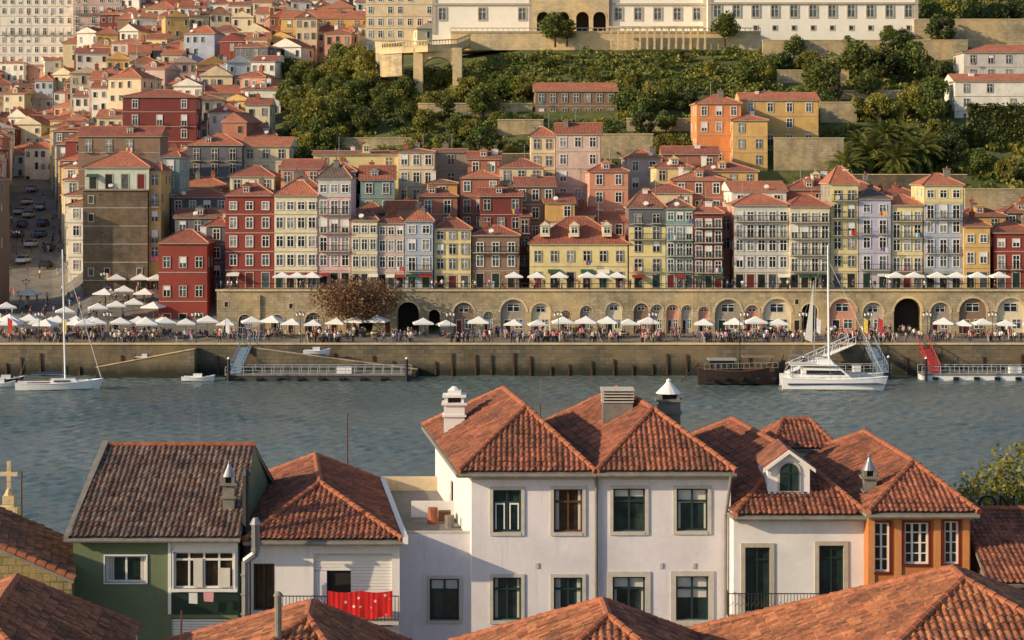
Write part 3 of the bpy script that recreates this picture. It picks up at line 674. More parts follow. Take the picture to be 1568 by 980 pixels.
for p,d in pp: inst(PAR,'cafe_parasol',(wx(p,d),d,4.61),R.uniform(-.3,.3),R.uniform(.88,1.08)); inst(CAFE,'cafe_table_set',(wx(p,d),d,4.61),R.random()*6)
for p,d in ((150,336),(178,337),(205,338),(235,336),(160,344),(190,345),(222,343),(178,352),(215,351),(240,350),(45,352),(10,340),(100,336)): inst(PAR,'cafe_parasol',(wx(p,d),d,terr(p,d)+.02),R.uniform(-.3,.3))
for p in (432,455,478,787,822,857,900,922,945,1372,1400,1435,1465,1497,1530): inst(PAR,'cafe_parasol',(wx(p,333.5),333.5,zt+.02),R.uniform(-.1,.1),.92)
mb=MB(); mb.tube((0,0,0),(0,0,.5),.16,.1,BLACK,8); mb.tube((0,0,.5),(0,0,4.2),.06,.045,BLACK,6)
for s_ in (-1,1):
    mb.tube((0,0,3.9),(s_*.5,0,4.1),.03,.03,BLACK,4); mb.tube((s_*.5,0,4.1),(s_*.5,0,4.5),.12,.2,WHITE,6); mb.tube((s_*.5,0,4.5),(s_*.5,0,4.7),.22,.02,BLACK,6)
mb.tube((0,0,4.2),(0,0,4.6),.12,.2,WHITE,6); mb.tube((0,0,4.6),(0,0,4.85),.22,.02,BLACK,6); LMP=meshonly(mb,'lamp')
for p in (60,165,300,460,690,855,1000,1140,1230,1330,1420,1520): inst(LMP,'street_lamp',(wx(p,311.8),311.8,4.61))
for p,d in ((40,352),(160,348),(25,400)): inst(LMP,'street_lamp',(wx(p,d),d,terr(p,d)))
def rampmat(name,cols,mul):
    m,nt,b=newmat(name); r=N(nt,'ShaderNodeObjectInfo').outputs['Random']
    f=mathn(nt,'FRACT',mathn(nt,'MULTIPLY',r,mul)); cr=N(nt,'ShaderNodeValToRGB'); cr.color_ramp.interpolation='CONSTANT'
    cr.color_ramp.elements[0].color=cols[0]; cr.color_ramp.elements[1].color=cols[1]; cr.color_ramp.elements[1].position=1/len(cols)
    for i,c in enumerate(cols[2:]): e=cr.color_ramp.elements.new((i+2)/len(cols)); e.color=c
    nt.links.new(f,cr.inputs[0]); nt.links.new(cr.outputs[0],b.inputs['Base Color']); b.inputs['Roughness'].default_value=.85; return m
PSH=rampmat('shirt_cloth',[S(220,220,220),S(30,32,40),S(160,45,45),S(50,80,140),S(210,200,180),S(40,44,52),S(90,110,90),S(205,120,130),S(60,60,66),S(225,225,225),S(120,150,190)],1)
PPA=rampmat('trouser_cloth',[S(40,50,80),S(30,30,34),S(120,108,92),S(70,80,100),S(170,170,165),S(30,30,34)],7.3)
PSK=rampmat('skin',[S(195,146,118),S(175,122,98),S(210,166,142),S(110,74,56)],3.1); PHR=rampmat('hair',[S(40,28,22),S(80,55,35),S(25,22,22),S(160,125,80)],5.7)
def person(name,pose):
    V=[(0,0,.95,.13),(0,0,1.12,.12),(0,0,1.32,.155),(0,0,1.47,.055),(0,-.01,1.58,.095),(0,-.01,1.68,.085)]; E=[(0,1),(1,2),(2,3),(3,4),(4,5)]
    for s_ in (-1,1):
        sw={'stand':0,'walk':s_*.22,'sit':0}[pose]; i=len(V)
        if pose=='sit':
            V+=[(s_*.1,0,.92,.1),(s_*.12,-.42,.93,.075),(s_*.12,-.44,.5,.05),(s_*.12,-.58,.46,.04)]
            V+=[(s_*.2,0,1.41,.06),(s_*.25,-.05,1.15,.045),(s_*.15,-.33,1.1,.035),(s_*.1,-.4,1.12,.03)]
        else:
            V+=[(s_*.1,0,.9,.1),(s_*.11,-.03-sw,.5,.068),(s_*.11,.04-sw*1.6,.09,.045),(s_*.12,-.12-sw*1.6,.04,.04)]
            V+=[(s_*.2,0,1.41,.06),(s_*.25,.02+sw*.6,1.14,.045),(s_*.25,-.06+sw*1.3,.9,.034),(s_*.24,-.1+sw*1.5,.82,.032)]
        E+=[(0,i),(i,i+1),(i+1,i+2),(i+2,i+3),(2,i+4),(i+4,i+5),(i+5,i+6),(i+6,i+7)]
    me=bpy.data.meshes.new(name); me.from_pydata([v[:3] for v in V],E,[]); o=bpy.data.objects.new(name,me); bpy.context.scene.collection.objects.link(o)
    o.modifiers.new('s','SKIN'); 
    for i,v in enumerate(V): me.skin_vertices[0].data[i].radius=(v[3],v[3]*(.75 if i in(1,2) else 1)); me.skin_vertices[0].data[i].use_root=(i==0)
    o.modifiers.new('u','SUBSURF').levels=1
    dg=bpy.context.evaluated_depsgraph_get(); nm=bpy.data.meshes.new_from_object(o.evaluated_get(dg)); bpy.data.objects.remove(o)
    nm.materials.clear()
    for m_ in (PSH,PPA,PSK,PHR): nm.materials.append(m_)
    for p in nm.polygons:
        c=p.center; k=0
        if c.z<.98 and abs(c.x)<.2: k=1
        if abs(c.x)>.19 and c.z<1.2: k=2
        if pose=='sit' and c.z<.6: k=2
        if c.z<.07: k=3
        if c.z>1.45: k=2
        if c.z>1.66 or (c.z>1.54 and c.y>.01): k=3
        p.material_index=k; p.use_smooth=True
    if pose=='sit':
        for v in nm.vertices: v.co.z-=.45
    return nm
PE={k:person('p_'+k,k) for k in('stand','walk','sit')}
for i in range(170):
    cx=R.uniform(-20,1590); cd=R.choice((R.uniform(311.5,315),R.uniform(312,321),R.uniform(315,328)))
    for q in range(R.choice((1,2,3,4,6,8))):
        px=cx+R.gauss(0,7); d=min(329,max(311,cd+R.gauss(0,.9)))
        inst(PE[R.choice(('stand','walk','walk','stand'))],'person',(wx(px,d),d,4.608),R.random()*6.28,R.uniform(.9,1.08))
for p,d in pp:
    for q in range(3):
        a=R.random()*6.28; inst(PE['sit'],'seated_person',(wx(p,d)+math.cos(a)*1.2,d+math.sin(a)*1.2,4.608),R.random()*6.28,1)
for i in range(60):
    d=R.uniform(360,500); px=R.choice((R.uniform(0,18),R.uniform(78,105),R.uniform(5,100)))
    inst(PE[R.choice(('stand','walk'))],'person',(wx(px,d),d,terr(px,d)),R.random()*6.28,1)
for i in range(80):
    d=R.uniform(333,358); px=R.uniform(-10,240)
    inst(PE[R.choice(('stand','walk'))],'person',(wx(px,d),d,terr(px,d)),R.random()*6.28,1)
for i in range(70): inst(PE[R.choice(('stand','walk'))],'person',(wx(R.uniform(340,1570),334),R.uniform(331,335),zt+.005),R.random()*6.28,1)
def car(col):
    mb=MB(); bm=plain('car_paint_'+str(col[:3]),col,.25); pr=[(-2.1,.35),(2.1,.35),(2.15,.75),(1.9,.9),(1.0,.98),(.45,1.42),(-1.1,1.45),(-1.75,.98),(-2.1,.85)]
    L=[Vector((x,-.85+(.14 if z>1.1 else 0),z)) for x,z in pr]; Rr=[Vector((x,.85-(.14 if z>1.1 else 0),z)) for x,z in pr]; n=len(pr)
    mb.face(L,bm);mb.face(Rr[::-1],bm)
    for i in range(n): mb.face([L[i],L[(i+1)%n],Rr[(i+1)%n],Rr[i]],G1 if i in (4,6) else bm)
    for s_ in(-1,1): mb.face([(.9,s_*.865,1.0),(.42,s_*.76,1.36),(-1.05,s_*.76,1.38),(-1.6,s_*.865,1.0)],G1)
    for x in(-1.35,1.35):
        for s_ in(-1,1): mb.tube((x,s_*.65,.33),(x,s_*.88,.33),.33,.33,BLACK,12); mb.tube((x,s_*.88,.33),(x,s_*.89,.33),.18,.18,STEEL,8)
    mb.box(2.0,2.17,-.75,-.4,.65,.78,WHITE);mb.box(2.0,2.17,.4,.75,.65,.78,WHITE)
    return meshonly(mb,'car')
CR=[car(S(210,210,214)),car(S(40,42,48)),car(S(120,20,24)),car(S(90,110,140))]
for px,d,a in ((62,425,1.5),(34,440,1.6),(44,456,1.5),(66,442,1.5),(28,425,1.6),(42,480,1.5),(62,470,1.6),(30,462,1.5),(50,500,1.5),(48,410,1.5),(76,405,1.6),(36,392,1.5),(70,388,1.5)): inst(R.choice(CR),'parked_car',(wx(px,d),d,terr(px,d)+.08),a)
# ---------------------------------------------------------------- boats and pontoons
BW=plain('boat_white',S(236,236,236),.3,0,.05); BLUE=plain('boat_blue',S(30,60,110),.4); WOODD=plain('dark_boat_wood',S(40,28,25),.7,0,.3); SAIL=plain('sail_cloth',S(215,212,205),.8)
def hull(mb,L,B,D,mat,deck,sh=.5,stern=.75,zk=-.4,y=0,x=0):
    n=14; S_=[]
    for i in range(n+1):
        t=i/n; b_=B/2*((stern+(1-stern)*math.sin(min(1,t/.45)*math.pi/2)) if t<.45 else max(.02,math.cos((t-.45)/.55*math.pi/2)**.7)); z=D+sh*(2*t-.9)**2*(1 if t>.45 else .5)
        xx=x+(t-.5)*L
        S_.append([Vector((xx,y-b_,z)),Vector((xx-(.04*L*(t>.9)),y-b_*.8,.15)),Vector((xx-(.06*L*(t>.9)),y,zk)),Vector((xx-(.04*L*(t>.9)),y+b_*.8,.15)),Vector((xx,y+b_,z))])
    for i in range(n):
        for k in range(4): mb.face([S_[i][k],S_[i+1][k],S_[i+1][k+1],S_[i][k+1]],mat)
        mb.face([S_[i][0]-UP*.06,S_[i+1][0]-UP*.06,S_[i+1][4]-UP*.06,S_[i][4]-UP*.06],deck)
        for k in (0,4): mb.tube(S_[i][k],S_[i+1][k],.05,.05,deck,4,False)
    mb.face(S_[0],mat); return S_
def sailboat(px,d,L,mast,rot,name='sailboat'):
    mb=MB(); Sx=hull(mb,L,L*.29,1.0,BW,BW,.35)
    mb.prism([(-L*.1,-.9,.95),(L*.22,-.6,.95),(L*.17,-.5,1.5),(-L*.1,-.75,1.55)],(0,1.5,0),BW)
    mb.box(-L*.06,L*.13,-.93,-.8,1.15,1.35,G1); mb.box(-L*.38,-L*.12,-.8,.8,.9,1.02,WD)
    mb.tube((L*.06,0,1),(L*.05,0,mast),.14,.1,BW,6); mb.tube((L*.06,0,2.1),(-L*.33,0,2.2),.07,.06,STEEL,6); mb.tube((L*.04,0,2.3),(-L*.32,0,2.38),.16,.12,BLUE,6)
    for a in ((L*.49,0,1.4),(-L*.48,0,1.1),(L*.05,-L*.14,1),(L*.05,L*.14,1)): mb.tube((L*.05,0,mast-.2),a,.02,.02,STEEL,3,False)
    mb.tube((L*.05,-1,mast*.5),(L*.05,1,mast*.5),.03,.03,STEEL,4); mb.tube((L*.47,0,1.6),(L*.1,0,mast*.88),.07,.05,SAIL,5)
    for s_ in(0,4):
        for i in range(1,13,2): mb.tube(Sx[i][s_],Sx[i][s_]+UP*.6,.02,.02,STEEL,3)
        for i in range(1,12): mb.tube(Sx[i][s_]+UP*.6,Sx[i+1][s_]+UP*.6,.015,.015,STEEL,3,False)
    o=mb.obj(name); o.location=(wx(px,d),d,0); o.rotation_euler=(0,math.radians(-.8),rot); return o
sailboat(92,291,12,19.5,.08)
mb=MB(); L=14.6
for y in(-2.6,2.6): hull(mb,L,1.9,1.5,BW,BW,.35,.9,-.3,y)
mb.box(-L*.42,L*.25,-2.6,2.6,1.0,1.65,BW); mb.prism([(-L*.3,-2.4,1.65),(L*.16,-2.4,1.65),(L*.06,-2.4,2.9),(-L*.3,-2.4,3.0)],(0,4.8,0),BW)
mb.prism([(-L*.27,-2.43,2.1),(L*.1,-2.43,2.05),(L*.055,-2.43,2.65),(-L*.27,-2.43,2.7)],(0,.02,0),G1)
mb.box(-L*.42,L*.02,-2.3,2.3,3.3,3.42,BW)
for x in(-L*.4,-L*.3,0):
    for y in(-2.1,2.1): mb.tube((x,y,1.6),(x,y,3.35),.05,.05,STEEL,5)
mb.prism([(-L*.15,-1,3.42),(L*.0,-1,3.42),(-L*.03,-1,4.1),(-L*.15,-1,4.1)],(0,2,0),BW); mb.rail((-L*.42,-2.2,3.42),(-L*.15,-2.2,3.42),.8,.6,STEEL)
mb.prism([(-L*.45,-2.62,.75),(L*.46,-2.62,.9),(L*.4,-2.62,1.05),(-L*.45,-2.62,.95)],(0,-.96,0),BLUE)
mb.rail((-L*.4,-3.5,1.6),(L*.4,-2.8,1.9),.65,1.2,STEEL)
mb.tube((-.6,0,3),(-.75,0,20),.17,.12,BW,8); mb.tube((-.6,0,4.3),(-6,0,4.6),.1,.1,STEEL,6)
for a in((7,0,2),(-.7,-3.2,1.6),(-.7,3.2,1.6),(-7,0,1.7)): mb.tube((-.75,0,19.7),a,.025,.025,STEEL,3,False)
mb.tube((6.9,0,2.1),(-.5,0,17.5),.05,.03,SAIL,5)
o=mb.obj('sailing_catamaran'); o.location=(wx(1276,293),293,0); o.rotation_euler=(0,0,-.06)
mb=MB(); hull(mb,9,2.6,.9,BW,BW,.3); mb.tube((0,0,.9),(.3,0,15),.09,.06,STEEL,6); mb.prism([(-.2,0,5.5),(-1.3,.1,6),(.0,.05,14.5)],(0,.05,0),SAIL); mb.box(-1.5,1.2,-.7,.7,.85,1.4,BW)
o=mb.obj('sailboat'); o.location=(wx(1246,303),303,0)
mb=MB(); hull(mb,12.5,3.6,2.0,WOODD,WD,1.2,.6,-.3); mb.box(-4.6,-1.2,-1.3,1.3,1.8,3.5,WOODD); mb.box(-4.9,-.9,-1.5,1.5,3.5,3.66,GREYF)
for x in (-4.2,-3.3,-2.4): mb.box(x,x+.55,-1.33,-1.3,2.5,3.1,G3)
mb.box(.4,4.2,-1.1,1.1,1.9,2.6,BROWNW); mb.rail((-5.5,-1.5,2.2),(5,-1.2,2.4),.8,.8,GREYF)
for x in (.2,4.4):
    for y in (-1.1,1.1): mb.tube((x,y,1.9),(x,y,3.9),.05,.05,WD,5)
mb.box(0,4.6,-1.3,1.3,3.9,4.0,W('brown')); mb.tube((-6.1,0,3),(-8.6,0,.4),.1,.07,WOODD,5)
for i in range(5): mb.tube((-5+i*2.3,-1.9,.9),(-4.6+i*2.3,-1.9,.9),.32,.32,BLACK,8)
mb.tube((5.6,0,2.6),(5.9,0,4.2),.12,.08,WOODD,6)
mb.tube((-.3,0,2),(-.3,0,9.5),.1,.06,WOODD,6); o=mb.obj('rabelo_boat'); o.location=(wx(1136,298),298,0)
def small(px,d,L,col,rot=0,z=0):
    mb=MB(); hull(mb,L,L*.36,.6,col,BW,.25,.8,-.15); mb.box(-L*.15,L*.12,-.5,.5,.5,1.1,BW); mb.prism([(L*.12,-.5,.6),(L*.2,-.5,.6),(L*.12,-.5,1.25)],(0,1,0),G1); mb.box(-L*.52,-L*.45,-.15,.15,.3,1.0,BLACK)
    o=mb.obj('motorboat'); o.location=(wx(px,d),d,z); o.rotation_euler=(0,0,rot)
small(304,302,4.8,BW); small(10,300,5,DARKR,.2); small(2,294,4,BW,.1); small(1190,304,5,BW); small(222,309.2,3,DARKR,.1,2.2); small(485,308,4,BW,.1,3.3)
RAILW=plain('pontoon_rail',S(170,175,180),.5)
def pontoon(a,b_,d,m,name,w=3.2):
    mb=MB(); x0,x1=wx(a,d),wx(b_,d); mb.box(x0,x1,d,d+w,-.3,.75,m); mb.box(x0-.1,x1+.1,d-.1,d+w+.1,.75,.9,LEAD); mb.rail((x0,d,.9),(x1,d,.9),1.1,1.3,RAILW,.04,.06); mb.rail((x0,d+w,.9),(x1,d+w,.9),1.1,1.3,RAILW,.04,.06)
    mb.tube((x0,d,1.5),(x1,d,1.5),.04,.04,RAILW,4)
    for x in (x0+.5,x1-.5): mb.tube((x,d-.3,-2),(x,d-.3,3.2),.22,.22,BLACK,8); mb.tube((x,d-.3,3.2),(x,d-.3,3.5),.24,.05,WHITE,8)
    k=int((x1-x0)/3)
    for i in range(k): mb.tube((x0+1.5+i*3,d-.12,.3),(x0+2.3+i*3,d-.12,.3),.25,.25,BLACK,7)
    mb.box(x0+(x1-x0)*.6,x0+(x1-x0)*.68,d+1,d+2.2,.9,1.9,BW)
    return mb.obj(name)
DKM=plain('pontoon_dark',S(70,68,66),.8)
pontoon(345,628,302.5,DKM,'floating_pontoon'); pontoon(1412,1640,303,BW,'floating_pontoon'); pontoon(1225,1365,305,plain('pontoon_blue',S(70,90,120),.5),'floating_pontoon',2.4)
def gang(pa,da,za,pb,db,zb_,m,name='gangway'):
    mb=MB(); A=Vector((wx(pa,da),da,za));B=Vector((wx(pb,db),db,zb_)); s_=(B-A).cross(UP).normalized()*.8
    mb.prism([A-s_,B-s_,B+s_,A+s_],(0,0,.12),m)
    for q in(-1,1):
        mb.tube(A+s_*q+UP*1.2,B+s_*q+UP*1.2,.07,.07,m,4)
        for i in range(9):
            u=A.lerp(B,i/8)+s_*q; mb.tube(u,u+UP*1.2,.04,.04,m,4)
            if i<8: mb.tube(u,A.lerp(B,(i+1)/8)+s_*q+UP*1.2,.03,.03,m,4)
    mb.obj(name)
gang(380,311,4.6,360,303.5,1,plain('gangway_blue_grey',S(120,140,160),.5)); gang(1330,311,4.6,1352,304,1,plain('gangway_blue_grey',S(120,140,160),.5)); gang(1412,311,4.6,1432,304,1,plain('gangway_red',S(170,60,55),.5)); gang(1205,304,1,1305,310.5,4.6,BW)
mb=MB(); x=wx(380,310.8); mb.rail((x-1.6,310.8,4.85),(x+1.6,310.8,4.85),2.2,.8,plain('gangway_blue_grey',S(120,140,160),.5),.06,.08); mb.obj('gangway_gate')
for p,c in ((345,LAUN[0]),(1322,LAUN[3]),(1345,LAUN[1]),(12,LAUN[1]),(95,LAUN[3]),(1250,LAUN[0])):
    mb=MB(); x=wx(p,311.5); mb.tube((x,311.5,4.6),(x,311.5,8.6),.04,.03,STEEL,5); mb.face([(x,311.5,8.5),(x+.7,311.45,8.1),(x+.6,311.4,6),(x,311.5,6.4)],c); mb.obj('promenade_banner')
# ================================================================= FOREGROUND
rt=random.Random(5)
def tiled(name,pts,mat,parent,tw=.215,tl=.34,amp=.045):
    P=[Vector(p) for p in pts]; n=(P[1]-P[0]).cross(P[2]-P[0]).normalized()
    if n.z<0: n=-n
    e=Vector((n.y,-n.x,0)).normalized(); s=n.cross(e)
    if s.z<0: s=-s; e=-e
    o=min(P,key=lambda p:p.z); us=[(p-o).dot(e) for p in P]; vs=[(p-o).dot(s) for p in P]
    i0,i1=math.floor(min(us)/tw),math.ceil(max(us)/tw); k1=math.ceil(max(vs)/tl)
    prof=[(0,0),(.14,.7),(.34,1),(.54,.7),(.7,0)]; V=[];Fc=[];U=[]
    cols=[(i,t,h) for i in range(i0,i1) for t,h in prof]+[(i1,0,0)]
    rows=[]
    for k in range(0,k1): rows+=[(k,0),(k,1)]
    off=rt.random()*99
    jit={}
    nc=len(cols); wob=[rt.uniform(-.02,.02) for _ in range(k1+1)]
    for (k,b) in rows:
        for (i,t,h) in cols:
            j=jit.setdefault((i,k),(rt.uniform(-.02,.022),rt.uniform(-.014,.014),rt.uniform(-.008,.018) if rt.random()<.9 else .03))
            V.append(o+e*((i+t)*tw+j[1])+s*((k+b)*tl+(j[0]+wob[k] if b==0 else 0))+n*(h*amp+(.035+j[2] if b==0 else 0)+.012+.02*math.sin(i*.13+k*.21)*math.sin(k*.17)))
    for r in range(len(rows)-1):
        for c in range(nc-1):
            Fc.append((r*nc+c,r*nc+c+1,(r+1)*nc+c+1,(r+1)*nc+c)); k=rows[r][0] if rows[r][1]==0 else rows[r+1][0]
            U.append((cols[c][0]+.5+off,k+.5+off))
    me=bpy.data.meshes.new(name); me.from_pydata(V,[],Fc); ul=me.uv_layers.new(name='UVMap')
    ul.data.foreach_set('uv',[x for u in U for _ in range(4) for x in u])
    bm=bmesh.new(); bm.from_mesh(me); cen=sum(P,Vector())/len(P)
    for i in range(len(P)):
        a,b_=P[i],P[(i+1)%len(P)]; no=(b_-a).cross(n).normalized()
        if no.dot(cen-a)>0: no=-no
        bmesh.ops.bisect_plane(bm,geom=bm.verts[:]+bm.edges[:]+bm.faces[:],plane_co=a,plane_no=no,clear_outer=True)
    bm.to_mesh(me); bm.free(); me.materials.append(mat)
    ob=bpy.data.objects.new(name,me); bpy.context.scene.collection.objects.link(ob); ob.parent=parent
    mb=MB(); mb.prism([p-n*.05 for p in P],-n*.1,LEAD); mb.obj('roof_boarding',parent)
def caps(mb,p0,p1,m=CAPM,r=.12):
    p0=Vector(p0);p1=Vector(p1);L=(p1-p0).length;k=max(1,int(L/.38)); d=(p1-p0)/k
    for i in range(k):
        a=p0+d*i+UP*(.03+rt.uniform(-.008,.012)); mb.tube(a,a+d*1.12+UP*-.015,r*1.08,r*.9,m,8)
def hiproof(par,FL,FR,BR,BL,AF,AB,mat,gut=True):
    tiled('roof_left',[FL,AF,AB,BL],mat,par); tiled('roof_front',[FL,FR,AF],mat,par); tiled('roof_right',[FR,BR,AB,AF],mat,par); tiled('roof_back',[BR,BL,AB],mat,par)
    mb=MB()
    for a,b_ in ((FL,AF),(FR,AF),(AB,AF),(BL,AB),(BR,AB)): caps(mb,a,b_)
    mb.obj('ridge_tiles',par)
    if gut:
        mb=MB(); g=-UP*.14
        for a,b_ in ((FL,FR),(FL,BL)): mb.tube(Vector(a)+g,Vector(b_)+g,.08,.08,LEAD,8)
        mb.obj('gutter',par)
def facade(mb,x0,x1,z0,z1,y,rects,wm,rev=.22):
    xs=sorted({x0,x1}|{r[0] for r in rects}|{r[1] for r in rects}); zs=sorted({z0,z1}|{r[2] for r in rects}|{r[3] for r in rects})
    for i in range(len(xs)-1):
        for j in range(len(zs)-1):
            cx,cz=(xs[i]+xs[i+1])/2,(zs[j]+zs[j+1])/2
            if any(r[0]<cx<r[1] and r[2]<cz<r[3] for r in rects): continue
            mb.face([(xs[i],y,zs[j]),(xs[i+1],y,zs[j]),(xs[i+1],y,zs[j+1]),(xs[i],y,zs[j+1])],wm)
    for a,b_,c,d in rects:
        for q in (((a,c),(b_,c)),((b_,c),(b_,d)),((b_,d),(a,d)),((a,d),(a,c))):
            mb.face([(q[0][0],y,q[0][1]),(q[1][0],y,q[1][1]),(q[1][0],y+rev,q[1][1]),(q[0][0],y+rev,q[0][1])],wm)
def nwin(mb,r,y,fm,gm,sur=None,sw=.14,trans=.72,nv=1,nh=0,cur=0,rev=.22,inner=None,drape=0):
    a,b_,c,d=r; f=.07
    if sur:
        mb.box(a-sw,a,y-.045,y+.05,c-sw,d+sw,sur);mb.box(b_,b_+sw,y-.045,y+.05,c-sw,d+sw,sur);mb.box(a,b_,y-.045,y+.05,d,d+sw,sur);mb.box(a,b_,y-.06,y+.05,c-sw,c,sur)
    mb.face([(a,y+rev-.03,c),(b_,y+rev-.03,c),(b_,y+rev-.03,d),(a,y+rev-.03,d)],gm)
    Y0,Y1=y+rev-.11,y+rev-.035
    mb.box(a,a+f,Y0,Y1,c,d,fm);mb.box(b_-f,b_,Y0,Y1,c,d,fm);mb.box(a+f,b_-f,Y0,Y1,c,c+f,fm);mb.box(a+f,b_-f,Y0,Y1,d-f,d,fm)
    for i in range(nv): x=a+(b_-a)*(i+1)/(nv+1); mb.box(x-f*.55,x+f*.55,Y0+.003,Y1,c+f,d-f,fm)
    if trans: z=c+(d-c)*trans; mb.box(a+f,b_-f,Y0-.01,Y1-.002,z-f*.5,z+f*.5,fm)
    for i in range(nh): z=c+(d-c)*(i+1)/(nh+1); mb.box(a+f,b_-f,Y0+.006,Y1-.003,z-.02,z+.02,fm)
    if cur:
        z=d-(d-c)*cur; mb.face([(a+f,y+rev-.032,z),(b_-f,y+rev-.032,z),(b_-f,y+rev-.032,d-f),(a+f,y+rev-.032,d-f)],CUR)
    if drape:
        for u,v in ((a+f,a+f+drape),(b_-f-drape*.7,b_-f)):
            for q in range(3): 
                w_=(v-u)/3; mb.face([(u+q*w_,y+rev-.034,c+f),(u+(q+.8)*w_,y+rev-.036,c+f),(u+(q+.8)*w_,y+rev-.036,d-f),(u+q*w_,y+rev-.034,d-f)],CUR)
    if inner:
        for xx in (a+(b_-a)*.25,a+(b_-a)*.75): 
            q=(b_-a)*.17; 
            for u,v in ((xx-q,xx-q+.05),(xx+q-.05,xx+q)): mb.box(u,v,Y0-.012,Y1-.02,c+.1,c+(d-c)*.68,inner)
            mb.box(xx-q,xx+q,Y0-.011,Y1-.021,c+(d-c)*.64,c+(d-c)*.68,inner)
def rc(a,b_,t,bt,d): return (wx(a,d),wx(b_,d),wz(bt,d),wz(t,d))
WL=wallm('shade_tinted_white_render',S(222,216,220),.4,.9,.35,.12); WL2=wallm('white_render',S(232,228,226),.36,.9,.4,.1); GW=wallm('olive_green_render',S(108,122,90),.4,.9,.5,.15); OW=wallm('burnt_ochre_render',S(184,116,64),.4,.85,.6,.15)  # WL: white render with the lavender of the shaded fronts mixed into its colour
SUR=wallm('window_stone',S(190,184,174),.35,.9,2)
TEALF=plain('teal_frame',S(34,60,58),.45)
def walls_rest(mb,FL,FR,BR,BL,z0,z1,m):
    for a,b_ in ((FR,BR),(BR,BL),(BL,FL)): mb.face([(a[0],a[1],z0),(b_[0],b_[1],z0),(b_[0],b_[1],z1),(a[0],a[1],z1)],m)
def pipe(mb,pts,r,m):
    for i in range(len(pts)-1): mb.tube(pts[i],pts[i+1],r,r,m,8)
def V3(*a): return Vector(a)
E=empty('white_twin_house'); d=80.0; zE=19.75
xa,xm,xb=wx(722,d),wx(913,d),wx(1119,d)
up=[rc(755,798,750,815,d),rc(848,892,749,815,d),rc(939,988,748,814,d),rc(1036,1084,748,813,d)]
lo=[rc(755,798,884,950,d),rc(848,892,884,950,d),rc(938,988,883,950,d),rc(1035,1085,882,950,d)]
mb=MB(); facade(mb,xa,xb,7,zE,d,up+lo,WL); walls_rest(mb,(xa,d),(xb,d),(xb-1.9,94),(xa-1.9,94),7,zE,WL2)
mb.box(xa,xb,d-.12,d-.002,zE-.35,zE-.12,SUR); mb.box(xm-.02,xm+.02,d-.03,d-.003,7,zE-.35,LEAD); mb.obj('walls',E)
mb=MB()
for i,r in enumerate(up): nwin(mb,r,d,TEALF if i!=1 else BROWNW,NG1 if i!=1 else NG2,SUR,.13,.7,1,0,(0,0,.2,.35)[i],.22,WHITE if i==0 else None,(0,.14,0,.1)[i])
for i,r in enumerate(lo): nwin(mb,r,d,TEALF,NG1,SUR,.13 if i<2 else .2,.72,1,0,(0,.0,.25,.5)[i],.22,None,(.12,.2,.1,0)[i])
mb.window((xa-.95,87,17.1),(0,-1,0),(-1,0,0),.8,1.1,SUR,NG1,.1,.05)
for i,p in enumerate((820,1010,1060)): mb.box(wx(p,d),wx(p,d)+.12,d-.04,d-.002,wz(870,d),wz(862,d),SUR)
mb.obj('windows',E)
hiproof(E,V3(-2.05,79.5,zE),V3(3.2,79.5,zE),V3(1.3,93.8,zE),V3(-4.0,93.8,zE),V3(.55,84,21.7),V3(-.37,90.8,21.7),NR)
hiproof(E,V3(3.22,79.5,zE+.02),V3(8.55,79.5,zE+.02),V3(6.6,93.8,zE+.02),V3(1.3,93.8,zE+.02),V3(5.67,84,21.62),V3(4.6,91.6,21.62),NR)
mb=MB(); pipe(mb,[(xm,d-.15,zE-.15),(xm,d-.1,zE-.6),(xm,d-.1,7)],.06,LEAD); pipe(mb,[(xb-.05,79.4,zE-.15),(xb-.2,d-.1,wz(790,d)),(xb-.25,d-.1,7)],.06,LEAD); mb.obj('drainpipes',E)
def domechim(mb,x,y,z0,z1,w,m,cap='dome'):
    mb.box(x-w,x+w,y-w,y+w,z0,z1,m); mb.box(x-w-.07,x+w+.07,y-w-.07,y+w+.07,z1-.5,z1-.42,m); mb.box(x-w-.1,x+w+.1,y-w-.1,y+w+.1,z1,z1+.09,m)
    for sx in (-1,1):
        for sy in (-1,1): mb.box(x+sx*w*.8-.06,x+sx*w*.8+.06,y+sy*w*.8-.06,y+sy*w*.8+.06,z1+.09,z1+.32,m)
    mb.box(x-w*.6,x+w*.6,y-w*.6,y+w*.6,z1+.09,z1+.3,DK)
    if cap=='flat':
        mb.box(x-w-.06,x+w+.06,y-w-.06,y+w+.06,z1+.32,z1+.42,m); mb.box(x-w*.65,x+w*.65,y-w*.65,y+w*.65,z1+.42,z1+.6,m); mb.tube((x,y,z1+.6),(x,y,z1+.75),w*.6,w*.2,m,8); return
    prof=[(w*1.2,0),(w*.85,.16),(w*.45,.34),(w*.2,.48),(w*.26,.55),(0.01,.62)]
    for (r0,h0),(r1,h1) in zip(prof,prof[1:]): mb.tube((x,y,z1+.32+h0),(x,y,z1+.32+h1),r0,r1,WL2 if cap=='dome' else STEEL,14)
mb=MB(); domechim(mb,wx(696,89),89,19.0,21.25,.44,WL2,'flat'); x=wx(945,86.5)
mb.box(x-.62,x+.62,86,86.9,19.5,21.65,LEAD)
for i in range(4): mb.box(x-.66,x+.66,85.95,86.95,21.65+i*.12,21.70+i*.12,SUR); mb.box(x-.55,x+.55,86.05,86.85,21.7+i*.12,21.77+i*.12,DK)
mb.box(x-.68,x+.68,85.9,87.0,22.13,22.2,SUR)
domechim(mb,wx(1024,88),88,19.6,21.5,.46,LEAD); mb.obj('chimneys',E)
E=empty('white_terrace_house'); d=80.4; zT=wz(818,d); x0=wx(612,d)
